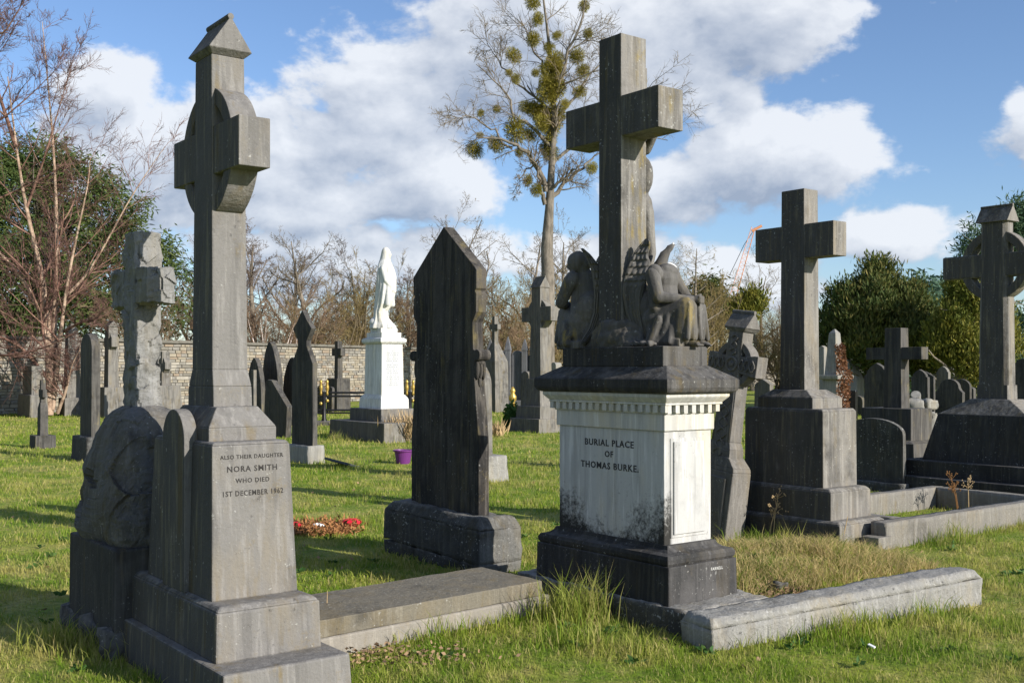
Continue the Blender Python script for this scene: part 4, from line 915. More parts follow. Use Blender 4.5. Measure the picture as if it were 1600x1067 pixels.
S('headstone', 'grey ornate headstone with lit curly side under the yew', 'headstone', 'ogee', 1481, 1462, 1485, 660, 572, 'far')
S('polished_headstone', 'low polished black headstone between the plain cross and the ivy obelisk', 'headstone', 'flat', 1336, 1303, 1340, 655, 610, 'polished', maxb=.1)
S('headstone', 'small rounded headstone low under the yew trunk', 'headstone', 'round', 1348, 1330, 1352, 650, 618, 'far_black')
S('headstone', 'weathered pale broken slab standing by the yew trunk', 'headstone', 'broken', 1338, 1318, 1350, 640, 562, 'far_pale', maxb=.3)
S('headstone', 'pale jagged stone glowing in sun beneath the golden yew', 'headstone', 'broken', 1497, 1474, 1506, 640, 568, 'far_pale', maxb=.3)
S('pale_headstone', 'white slab edge just visible right of the latin cross shaft, by the obelisk', 'headstone', 'gable', 1288, 1280, 1293, 655, 540, 'far_pale', maxb=.15)
S('headstone', 'ochre low headstone between the leaning carved cross and the latin cross shaft', 'headstone', 'gable', 1202, 1178, 1208, 660, 592, 'far', maxb=.15)
S('headstone', 'dark upright slab at the far right edge behind the celtic cross shaft', 'headstone', 'round', 1612, 1586, 1622, 690, 560, 'far_black')
S('headstone', 'small dark curved headstone low beside the right edge pedestal', 'headstone', 'segment', 1522, 1502, 1526, 672, 604, 'far_black')
def obelisk():
    C, a, b = fit(1303, 1290, 1318, 33.0)
    r = thing('ivy_obelisk', 'pale tapering obelisk wrapped in rusty dead ivy beyond the plain latin cross', 'obelisk', C)
    MB().fr(.42, .42, -.05, .40, .40, .35).obj('plinth', 'far_pale', r, .02); MB().fr(.27, .27, .34, .26, .26, 1.30).obj('pedestal', 'far_pale', r, .02)
    MB().fr(.40, .40, 1.29, .42, .42, 1.42).obj('cornice', 'far_pale', r, .03); MB().fr(.22, .22, 1.41, .12, .12, 2.72).fr(.12, .12, 2.719, .02, .02, 2.84).obj('shaft', 'far_pale', r, .01)
    rng = np.random.default_rng(3); n = 900; z = rng.uniform(.3, 2.35, n); th = rng.uniform(-.9, .9, n); rad = np.where(z < 1.4, .38, .36 - .12 * (z - 1.4)) * rng.uniform(.75, 1.15, n) * np.where(abs(z - 1.4) < .2, 1.25, 1)
    P = np.stack([rad * np.cos(th), rad * np.sin(th) * .9, z], 1)
    leaf_obj('dead_ivy', P, rng.normal(size=(n, 3)) + np.array([1, 0, .2]), .09, .07, 'ivydead', r, rng)
def leaf_arrays(P, D, length, width, rng):
    D = D / np.linalg.norm(D, axis=1, keepdims=True); n = len(P)
    U = np.cross(D, rng.normal(size=(n, 3))); U /= np.linalg.norm(U, axis=1, keepdims=True) + 1e-9
    L = (length * rng.uniform(.7, 1.3, n))[:, None]; W = (width * rng.uniform(.7, 1.3, n))[:, None]
    V = np.stack([P, P + D * L * .5 + U * W * .5, P + D * L, P + D * L * .5 - U * W * .5], 1).reshape(-1, 3)
    return V
def quads_mesh(name, V, mat, tint=None):
    n = len(V) // 4; me = bpy.data.meshes.new(name); me.vertices.add(n * 4); me.loops.add(n * 4); me.polygons.add(n)
    me.vertices.foreach_set('co', V.astype(np.float32).ravel()); me.loops.foreach_set('vertex_index', np.arange(n * 4, dtype=np.int32))
    me.polygons.foreach_set('loop_start', np.arange(0, n * 4, 4, dtype=np.int32)); me.update(calc_edges=True)
    if tint is not None:
        a = me.attributes.new('tint', 'FLOAT', 'FACE'); a.data.foreach_set('value', tint.astype(np.float32))
    me.materials.append(M[mat]); return me
def leaf_obj(name, P, D, length, width, mat, parent, rng, kind=None):
    me = quads_mesh(name, leaf_arrays(P, D, length, width, rng), mat, rng.random(len(P))); o = link(name, me, parent)
    if kind: o['kind'] = kind
    return o
obelisk()

# ------------------------------------------------------------------ small things
def small_things():
    C = gp(630, 724); r = thing('flower_pot', 'purple plastic planter pot on the grass beside the pointed black headstone', 'pot', C)
    MB().lathe([(.115, 0), (.15, .20), (.155, .2), (.175, .21), (.175, .235), (.15, .235), (.13, .12), (.0, .12)], 28).obj('pot', 'purple', r, smooth=False)
    MB().lathe([(.142, .17), (.0, .19)], 20).obj('soil', 'soil', r)
    C = gp(548, 727); r = MB().box(-.28, .28, -.02, .02, -.04, .36).obj('slate_plaque', 'slate', None, .006); r.location = (*C, 0); r.rotation_euler = (math.radians(74), math.radians(7), ROT + .25)
    tag(r, 'thin slate plaque tipped over on the lawn behind the red wreath', 'plaque')
    # wreath
    C = gp(506, 832); r = thing('wreath', 'withered brown fir wreath with red ribbons lying on the grass', 'wreath', C, rot=math.radians(8)); rng = np.random.default_rng(5)
    th = rng.uniform(0, 2 * math.pi, 1500); rad = .24 + rng.normal(0, .045, 1500); P = np.stack([rad * np.cos(th) * 1.1, rad * np.sin(th), .045 + rng.normal(0, .028, 1500)], 1); P[:, 2] = np.abs(P[:, 2])
    leaf_obj('fir_sprigs', P, rng.normal(size=(1500, 3)) + np.array([0, 0, .4]), .06, .016, 'wreath', r, rng)
    def bow(x, y, sc):
        mb = MB()
        for k in range(6):
            a = k / 6 * 2 * math.pi + .3; d = Vector((math.cos(a), math.sin(a), 0)); u = Vector((-math.sin(a), math.cos(a), 0)) * .026 * sc; P = []
            for i in range(9):
                t = math.pi * i / 8; P.append(Vector((x, y, .05)) + d * (.085 * sc * math.sin(t) * (1 - .25 * math.cos(t))) + Vector((0, 0, .065 * sc * (1 - math.cos(t)) / 1.6)))
            vs = [p + u * q * (.6 + .4 * math.sin(i * 1.9 + k)) for i, p in enumerate(P) for q in (-1, 1)]
            mb.add(vs, [(2 * i, 2 * i + 1, 2 * i + 3, 2 * i + 2) for i in range(8)])
        o = mb.obj('red_bow', 'red', r); s = o.modifiers.new('thick', 'SOLIDIFY'); s.thickness = .003
    bow(.27, -.03, 1.1); bow(-.28, -.05, .85)
    mb = MB().ell((-.06, -.12, .10), (.04, .02, .015), 8, 6).ell((-.02, -.14, .09), (.03, .02, .02), 8, 6); mb.obj('white_label', 'whitep', r)
    # figurine far left
    C = gp(173, 648); r = thing('figurine', 'tiny pink and white garden figurine by the wall left of the boulder', 'figurine', C)
    MB().lathe([(.12, 0), (.16, .1), (.10, .26), (.05, .32)], 10).obj('body', 'pink', r, smooth=True); MB().ell((0, 0, .38), (.09, .09, .10), 10, 8).obj('head', 'whitep', r, smooth=True)
    # rubble pile
    rng2 = random.Random(8); names = ['pale squared rubble block lowest in the heap beside dark plain cross', 'rounded pale stone on top of the heap beside dark plain cross', 'greenish flat stone at the left of the heap beside dark plain cross', 'small brown stone at the right of the heap beside dark plain cross', 'long weathered stone lying under the scroll sided slab']
    for (px, py, w, h, lb) in ((1442, 672, .42, .30, 0), (1447, 640, .22, .16, 1), (1425, 645, .36, .22, 2), (1458, 668, .2, .2, 3), (1433, 690, .6, .2, 4)):
        p = at3(px, py, 17.6); o = rough_obj(MB().box(-w / 2, w / 2, -.16, .16, -h / 2, h / 2), 'rubble_stone', 'far_pale', None, .07, .04, 4, .05, seed=px % 7)
        o.location = (p.x, p.y, max(p.z + h / 2, h / 2)); o.rotation_euler = (0, 0, rng2.uniform(-.4, .4)); tag(o, names[lb], 'stone', 'stones of the rubble heap')
    p = at3(1445, 690, 17.7); o = rough_obj(MB().box(-.55, .55, -.3, .35, 0, .5), 'rubble_heap', 'far', None, .09, .07, 3, .06, seed=3); o.location = (p.x + .05, p.y + .15, 0); tag(o, 'low mass of rough stones under the loose blocks by the dark plain cross', 'rubble')
    for (px, py, ln, ang, lb) in ((1431, 626, .34, .7, 'tilted broken column piece on the rubble heap'), (1450, 634, .32, -.1, 'short round column drum end on, at the back of the rubble heap')):
        p = at3(px, py, 17.9); o = MB().tube([(-ln / 2, 0, 0), (ln / 2, 0, 0)], .08, 14).obj('column_fragment', 'far_pale', None, .006); o.location = p; o.rotation_euler = (0, ang, .5 + ang); tag(o, lb, 'column fragment', 'broken column pieces')
    o = MB().box(-.4, .4, -.06, .06, .0, .16).obj('low_kerb', 'far', None, .01); C = gp(1462, 690); o.location = (*C, 0); o.rotation_euler = (0, 0, -.1); o.scale = (2.2, 1, 1.6); tag(o, 'low tan kerb on the strip of lawn by the broad black headstone', 'kerb', 'grave kerbs')
    o = MB().lathe([(.07, 0), (.085, .12), (.06, .16), (.03, .17)], 12).obj('turquoise_pot', 'turq', None, smooth=True); o.location = (*gp(1467, 712), 0); tag(o, 'small turquoise pot on the grass left of the right edge pedestal', 'pot')
    o = MB().box(-.022, .022, -.007, .007, 0, .008).obj('paper_scrap', 'whitep', None); o.location = (*gp(1362, 1022), .045); o.rotation_euler = (.3, .2, -1.0); tag(o, 'tiny white paper scrap on the front lawn', 'litter')
    o = rough_obj(MB().box(-.05, .05, -.03, .03, 0, .1), 'rock_chip', 'boulder', None, .03, .02, 9, seed=2); o.location = (*gp(1221, 938), .03); tag(o, 'small dark rock chip beside the foundation slab behind the granite kerb', 'stone')
    # dry sticks by the ledger
    r = thing('dry_twigs', 'pale dry broken sticks caught between ledger slab and cross steps', 'twigs', gp(508, 1000), rot=0); rng3 = random.Random(3)
    for (x1, y1, z1, rr) in ((.33, .10, .12, .005), (.10, .08, -.0, .005), (.01, .02, .20, .004), (.06, .04, .11, .003), (.16, -.05, .0, .004), (.10, .12, .06, .003)):
        MB().tube([(0, 0, .09), (x1 * .5, y1 * .5 + .015, .09 + (z1 - .0) * .4), (x1, y1, .09 + z1)], [rr, rr * .8, rr * .4], 5).obj('stick', 'straw', r)
    # tall dead stems
    def stems(label, px, py, hs, mat, name='dead_weed', spread=.10, tuft=True, seed=0):
        C = gp(px, py); r = thing(name, label, 'plant', C, rot=0); q = random.Random(seed)
        for h in hs:
            x, y = q.uniform(-spread, spread), q.uniform(-.05, .05); dx = q.uniform(-.1, .12); top = Vector((x + dx, y, h)); MB().tube([(x, y, -.02), (x + dx * .4, y, h * .55), top], [.006, .005, .003], 5).obj('stem', mat, r)
            if tuft:
                mb = MB()
                for k in range(9):
                    b0 = Vector((x, y, 0)).lerp(top, q.uniform(.6, 1)); e = b0 + Vector((q.uniform(-.07, .07), q.uniform(-.05, .05), q.uniform(.02, .1))); mb.tube([b0, e], [.003, .002], 4)
                    for _ in range(3): mb.ell(e + Vector((q.uniform(-.015, .015), q.uniform(-.015, .015), q.uniform(-.02, .02))), (.006, .006, .008), 5, 4)
                mb.obj('seed_head', mat, r)
    stems('pale dead weed stalks standing before the dark block of the plain latin cross', 1222, 846, (.30, .42, .36, .28), 'straw', seed=1, spread=.16)
    stems('rust brown dead dock plant in the kerbed plot, left of the paler one', 1497, 800, (.38, .33), 'dock', seed=2, spread=.03)
    stems('pale yellow brown dead dock plant in the kerbed plot, right of the rusty one', 1513, 802, (.40,), 'straw', seed=4, spread=.02)
    stems('two bent dry stalks leaning on the corner step of the plain latin cross', 1318, 858, (.25, .3), 'straw', seed=6, tuft=False, spread=.05)
    # dry plant clumps by the statue and behind the pointed stone
    for px, py, w, h, n, lb in ((640, 690, .55, .62, 320, 'clump of straw coloured dead stems against the white monument step'), (772, 682, .32, .36, 150, 'clump of straw coloured dead stems behind the pointed black headstone')):
        C = gp(px, py); rng = np.random.default_rng(px); P = np.stack([rng.normal(0, w * .4, n), rng.normal(0, .12, n), np.zeros(n)], 1); D = rng.normal(0, .35, (n, 3)); D[:, 2] = 1
        o = leaf_obj('dead_stem_clump', P, D, h, .03, 'straw', None, rng); o.location = (*C, 0); tag(o, lb, 'dry plant', 'clumps of dead stems')
    # ivy bush far left and at small celtic cross
    for px, py, w, h, n, lb in ((34, 645, .9, 2.0, 900, 'green ivy bush against the wall beside the little pale cross'), (800, 672, .35, .75, 500, 'dark ivy clump at the foot of the rounded mossy headstone')):
        C = gp(px, py); rng = np.random.default_rng(px + 1); th = rng.uniform(0, 2 * math.pi, n); u = rng.uniform(0, 1, n) ** .5; P = np.stack([w * .5 * u * np.cos(th), .3 * u * np.sin(th), rng.uniform(0, h, n) * np.sqrt(1 - .7 * u * u)], 1)
        o = leaf_obj('ivy_bush', P, rng.normal(size=(n, 3)), .13, .11, 'ivy', None, rng); o.location = (*C, 0); tag(o, lb, 'bush', 'ivy bushes')
small_things()

# ------------------------------------------------------------------ trees
def tubes_mesh(name, groups, mat):
    """groups: list of (P [n,k,3], R [n,k], sides) -> one mesh"""
    Vs, Is = [], []; base = 0
    for P, R, S_ in groups:
        n, k, _ = P.shape; T = np.gradient(P, axis=1); T /= np.linalg.norm(T, axis=2, keepdims=True) + 1e-9
        ref = np.array([.31, .52, .79]); U = np.cross(T, ref); U /= np.linalg.norm(U, axis=2, keepdims=True) + 1e-9; W = np.cross(T, U)
        a = np.arange(S_) * 2 * np.pi / S_
        V = P[:, :, None, :] + (U[:, :, None, :] * np.cos(a)[None, None, :, None] + W[:, :, None, :] * np.sin(a)[None, None, :, None]) * R[:, :, None, None]
        Vs.append(V.reshape(-1, 3)); idx = np.arange(n * k * S_).reshape(n, k, S_) + base
        q = np.stack([idx[:, :-1], np.roll(idx, -1, 2)[:, :-1], np.roll(idx, -1, 2)[:, 1:], idx[:, 1:]], -1); Is.append(q.reshape(-1, 4)); base += n * k * S_
    V = np.concatenate(Vs); I = np.concatenate(Is).astype(np.int32); m = len(I)
    me = bpy.data.meshes.new(name); me.vertices.add(len(V)); me.loops.add(m * 4); me.polygons.add(m)
    me.vertices.foreach_set('co', V.astype(np.float32).ravel()); me.loops.foreach_set('vertex_index', I.ravel()); me.polygons.foreach_set('loop_start', np.arange(0, m * 4, 4, dtype=np.int32))
    me.update(calc_edges=True); me.polygons.foreach_set('use_smooth', np.ones(m, bool)); me.materials.append(M[mat] if isinstance(mat, str) else mat)
    return me
def grow(rng, P0, D0, L0, R0, k, wander, up, tip=.35):
    n = len(P0); P = np.zeros((n, k + 1, 3)); P[:, 0] = P0; D = D0 / np.linalg.norm(D0, axis=1, keepdims=True)
    for i in range(k):
        D = D + rng.normal(0, wander, (n, 3)); D[:, 2] += up; D /= np.linalg.norm(D, axis=1, keepdims=True); P[:, i + 1] = P[:, i] + D * (L0 / k)[:, None]
    R = R0[:, None] * np.linspace(1, tip, k + 1)[None]
    return P, R
def shoot(rng, P, R, L, m, t0, t1, ang, lr, rr, rmin, taper=.6):
    n, k, _ = P.shape; t = rng.uniform(t0, t1, (n, m)); f = t * (k - 1); i = np.minimum(f.astype(int), k - 2); w = (f - i)[..., None]; ar = np.arange(n)[:, None]
    S_ = P[ar, i] * (1 - w) + P[ar, i + 1] * w; T = P[ar, i + 1] - P[ar, i]; T /= np.linalg.norm(T, axis=2, keepdims=True) + 1e-9
    rp = R[ar, i] * (1 - w[..., 0]) + R[ar, i + 1] * w[..., 0]
    V = rng.normal(size=(n, m, 3)); V -= T * (V * T).sum(2, keepdims=True); V /= np.linalg.norm(V, axis=2, keepdims=True) + 1e-9
    A = rng.uniform(ang[0], ang[1], (n, m))[..., None]; D = T * np.cos(A) + V * np.sin(A)
    Ln = L[:, None] * lr * (1 - taper * t) * rng.uniform(.6, 1.2, (n, m)); Rn = np.maximum(rp * rr, rmin)
    return S_.reshape(-1, 3), D.reshape(-1, 3), Ln.ravel(), Rn.ravel()
def bare_tree_data(seed, H, r, spec, stems=1, lean=.05, spread=0.0, trunk_mat='bark', twig_mat='twig_grey', trunk_k=10, wander0=.05, split=2, tw=.005):
    rng = np.random.default_rng(seed)
    P0 = np.zeros((stems, 3)); P0[:, :2] = rng.normal(0, .15 * (stems > 1), (stems, 2)); D0 = rng.normal(0, lean + spread, (stems, 3)); D0[:, 2] = 1
    L = H * .86 * rng.uniform(.85, 1.0, stems); Rr = np.full(stems, r) * rng.uniform(.6, 1, stems); Rr[0] = r
    P, R = grow(rng, P0, D0, L, Rr, trunk_k, wander0, .03, .12); lv = [(P, R, 9)]
    for j, (m, t0, t1, ang, lr, rr, k, wa, up, sides) in enumerate(spec):
        s, d, L, r_ = shoot(rng, P, R, L, m, t0, t1, ang, lr, rr, tw, .6 if j == 0 else .45); P, R = grow(rng, s, d, L, r_, k, wa, up, .4); lv.append((P, R, sides))
    return tubes_mesh('trunk', lv[:split], trunk_mat), tubes_mesh('crown', lv[split:], twig_mat)
A_ = math.radians
SPEC_BROAD = [(16, .22, 1, (A_(30), A_(75)), .68, .5, 7, .13, .05, 6), (9, .2, 1, (A_(25), A_(65)), .55, .55, 5, .15, .03, 4), (8, .15, 1, (A_(25), A_(65)), .5, .5, 3, .16, .03, 3), (6, .2, 1, (A_(20), A_(55)), .55, .6, 2, .14, .02, 3)]
SPEC_ASH = [(13, .25, 1, (A_(30), A_(70)), .62, .5, 7, .15, .06, 6), (8, .25, 1, (A_(30), A_(65)), .55, .5, 5, .15, .05, 4), (6, .2, 1, (A_(30), A_(60)), .5, .5, 3, .15, .06, 3), (4, .2, 1, (A_(25), A_(55)), .5, .6, 2, .15, .05, 3)]
SPEC_BUSH = [(9, .1, 1, (A_(20), A_(65)), .6, .5, 5, .15, .04, 4), (8, .1, 1, (A_(20), A_(55)), .55, .5, 4, .14, .04, 3), (7, .1, 1, (A_(20), A_(60)), .5, .6, 2, .15, .03, 3)]
SPEC_LARCH = [(46, .12, 1, (A_(62), A_(88)), .34, .35, 5, .08, .05, 4), (8, .15, 1, (A_(40), A_(75)), .45, .5, 3, .12, .03, 3), (5, .2, 1, (A_(30), A_(65)), .5, .6, 2, .14, .03, 3)]
def tree_thing(data, name, label, px, Y, pybase, height_k, rot, group, z=0, cat='tree'):
    r = link(name, None); r.location = ((px - CX) * Y / F, Y, z); r.rotation_euler = (0, 0, rot); r.scale = (height_k,) * 3; tag(r, label, cat, group)
    for n, me in zip(('trunk', 'crown'), data): link(n, me, r)
    return r
def background_trees():
    broad = [bare_tree_data(s, 11, .28, SPEC_BROAD, trunk_mat='bark', twig_mat='twig_purple', tw=.007) for s in (11, 12)]
    ash = [bare_tree_data(s, 11, .25, SPEC_ASH, trunk_mat='bark_pale', twig_mat='twig_grey', tw=.008) for s in (21, 22)]
    bush = [bare_tree_data(s, 6, .08, SPEC_BUSH, stems=9, lean=.3, spread=.3, trunk_mat='twig_grey', twig_mat=t, tw=.007) for s, t in ((31, 'twig_olive'), (32, 'twig_brown'))]
    larch = bare_tree_data(41, 13, .2, SPEC_LARCH, lean=.01, trunk_mat='bark_pale', twig_mat='twig_olive', wander0=.015, tw=.008)
    g = 'bare trees beyond the wall'
    def h(py, Y, H): return 1.17 * (EYE + (HY - py) * Y / F) / H
    for (d, px, py, Y, H, rot, lb) in (
        (broad[0], 300, 348, 58, 11, .4, 'bare purplish tree behind wall between boulder cross and tall cross shaft'),
        (broad[1], 400, 352, 56, 11, 1.2, 'broad dark bare tree behind wall just right of the tall cross shaft'),
        (ash[0], 497, 376, 58, 11, 2.0, 'pale trunked bare tree behind wall above the dark lobed headstone'),
        (broad[0], 578, 418, 64, 11, 3.3, 'low purplish bare tree behind wall left of the white statue'),
        (broad[1], 455, 395, 68, 11, 4.6, 'farther bare tree filling the gap between the dark and the pale trunked trees'),
        (ash[1], 712, 366, 72, 11, .9, 'thin bare crown just above the pointed black headstone'),
        (ash[0], 806, 372, 66, 11, 5.0, 'yellowish bare tree left of the mistletoe tree trunk'),
        (ash[1], 885, 380, 76, 11, 2.5, 'bare tree behind the head of the dark angel'),
        (ash[1], 1190, 432, 90, 11, 3.6, 'small distant bare tree left of the plain latin cross shaft'),
        (broad[1], 640, 420, 70, 11, 2.9, 'russet bare tree behind the white statue'),
        (ash[0], 1040, 400, 88, 11, 1.9, 'bare tree half hidden behind the headless angel')):
        tree_thing(d, 'bare_tree', lb, px, Y, 0, h(py, Y, H), rot, g)
    tree_thing(larch, 'bare_larch', 'straight bare larch with level branches right of the headless angel', 1090, 72, 0, h(366, 72, 13), 0, g)
    g2 = 'leafless thickets along the wall'
    for i, (px, top, Y, k, lb) in enumerate((
        (275, 455, 50, 1, 'brown thicket behind wall left of the tall cross shaft'), (405, 470, 52, 1, 'russet thicket behind wall touching the right side of the tall cross'),
        (455, 468, 53, 1, 'russet thicket around the white birch stems'), (520, 465, 56, 0, 'olive thicket above the slender wall cross'), (560, 430, 58, 0, 'tall olive thicket left of the white statue'),
        (615, 440, 60, 1, 'brown thicket directly behind the white statue'), (655, 445, 62, 1, 'brown thicket between statue and pointed headstone'), (700, 455, 64, 1, 'russet thicket behind the pointed headstone'),
        (770, 455, 66, 0, 'olive thicket above the grey tomb'), (815, 450, 66, 0, 'olive thicket left of the mistletoe trunk'), (890, 440, 70, 0, 'olive thicket right of the mistletoe trunk'),
        (940, 455, 74, 0, 'olive thicket behind the dark angel'), (1060, 455, 78, 0, 'olive thicket behind the headless angel'), (1120, 450, 80, 0, 'olive thicket right of the larch trunk'),
        (1160, 470, 84, 1, 'brown thicket behind the leaning carved cross'), (1215, 480, 84, 0, 'olive thicket behind the plain latin cross shaft'), (1260, 500, 86, 1, 'brown thicket right of the plain latin cross shaft'),
        (1010, 470, 78, 0, 'olive thicket behind the tall angel cross'), (740, 470, 62, 1, 'brown thicket left of the grey tomb pinnacles'))):
        tree_thing(bush[k], 'bare_thicket', lb, px, Y, 0, h(top - 12, Y, 6) * 1.0, i * 1.7, g2, cat='bush')
    # white birch stems
    d = bare_tree_data(51, 5.2, .07, [(14, .4, 1, (A_(15), A_(35)), .35, .5, 4, .08, .08, 3), (6, .2, 1, (A_(20), A_(45)), .5, .6, 3, .1, .05, 3)], stems=5, lean=.06, spread=.05, trunk_mat='birch_white', twig_mat='twig_brown', split=1, tw=.006)
    tree_thing(d, 'white_birch', 'slim white stemmed young birches above the wall right of the tall cross', 422, 50, 0, 1.0, .3, g); tree_thing(d, 'white_birch', 'second clump of slim pale birch stems left of the dark lobed headstone', 446, 51, 0, .96, 2.1, g)
background_trees()

def birch():
    Y = 37.0; r = link('birch_tree', None); r.location = ((76 - CX) * Y / F, Y, 0); tag(r, 'leafless birch with pale trunk and reddish twigs at the left edge', 'tree')
    rng = np.random.default_rng(77)
    def loc(px, py, dy=0.0): p = at3(px, py, Y); return np.array([p.x - r.location.x, dy, p.z])
    main = [([(76, 648), (78, 600), (77, 540), (72, 470), (60, 400), (40, 330), (25, 230), (12, 120)], .17, 0), ([(78, 610), (84, 540), (84, 470), (86, 400), (85, 320), (80, 230), (70, 130), (60, 30)], .11, .3), ([(82, 640), (92, 570), (100, 500), (112, 430), (128, 360), (146, 290), (150, 250)], .09, -.5),
            ([(90, 645), (108, 610), (122, 570), (140, 545)], .07, -.8), ([(76, 560), (70, 500), (45, 440), (10, 400), (-40, 340), (-90, 250)], .09, -.6), ([(70, 500), (90, 470), (125, 440), (160, 380), (200, 300), (250, 225)], .075, .5), ([(95, 520), (130, 505), (165, 498), (175, 490)], .06, -1.0), ([(-30, 555), (20, 556), (70, 549), (120, 533), (168, 510)], .06, -1.6),
            ([(74, 590), (40, 540), (0, 520), (-60, 480)], .07, -1.2), ([(40, 330), (70, 250), (95, 170), (120, 90)], .05, -.2), ([(25, 230), (-10, 130), (-20, 20)], .08, .3), ([(-60, 480), (-90, 300), (-70, 100), (-40, -40)], .12, 1.0), ([(-40, 40), (10, 60), (40, 25), (60, 0)], .045, -.8), ([(-60, 200), (0, 195), (60, 150), (110, 105)], .045, -.6), ([(-50, 330), (20, 300), (80, 270), (130, 225)], .045, .2)]
    P, R, L = [], [], []
    for pts, rad, dy in main:
        q = np.array([loc(a, b, dy * i / (len(pts) - 1)) for i, (a, b) in enumerate(pts)]); t = np.linspace(0, len(q) - 1, 13); m = np.stack([np.interp(t, np.arange(len(q)), q[:, c]) for c in range(3)], 1)
        m[1:-1] = (m[:-2] + 2 * m[1:-1] + m[2:]) / 4; P.append(m); R.append(rad * np.linspace(1, .10, 13)); L.append(np.linalg.norm(np.diff(q, axis=0), axis=1).sum())
    P, R, L = np.array(P), np.array(R), np.array(L)
    link('trunk', tubes_mesh('trunk', [(P[:6], R[:6], 9)], 'birch'), r); lv = [(P[6:], R[6:], 7)]
    s, d, l, q = shoot(rng, P, R, np.minimum(L, 7), 14, .18, 1, (A_(25), A_(60)), .42, .5, .010, .4); P1, R1 = grow(rng, s, d, l, q, 6, .09, .05, .35); lv.append((P1, R1, 5))
    link('limbs', tubes_mesh('limbs', lv, 'birch_limb'), r)
    s, d, l, q = shoot(rng, P1, R1, l, 9, .12, 1, (A_(20), A_(60)), .55, .5, .007, .4); P2, R2 = grow(rng, s, d, l, q, 5, .09, .03, .4)
    s, d, l, q = shoot(rng, P2, R2, l, 7, .1, 1, (A_(20), A_(50)), .55, .6, .0055, .4); P3, R3 = grow(rng, s, d, l, q, 3, .1, .0, .5)
    link('crown', tubes_mesh('crown', [(P2, R2, 4), (P3, R3, 3)], 'twig_red'), r)
birch()

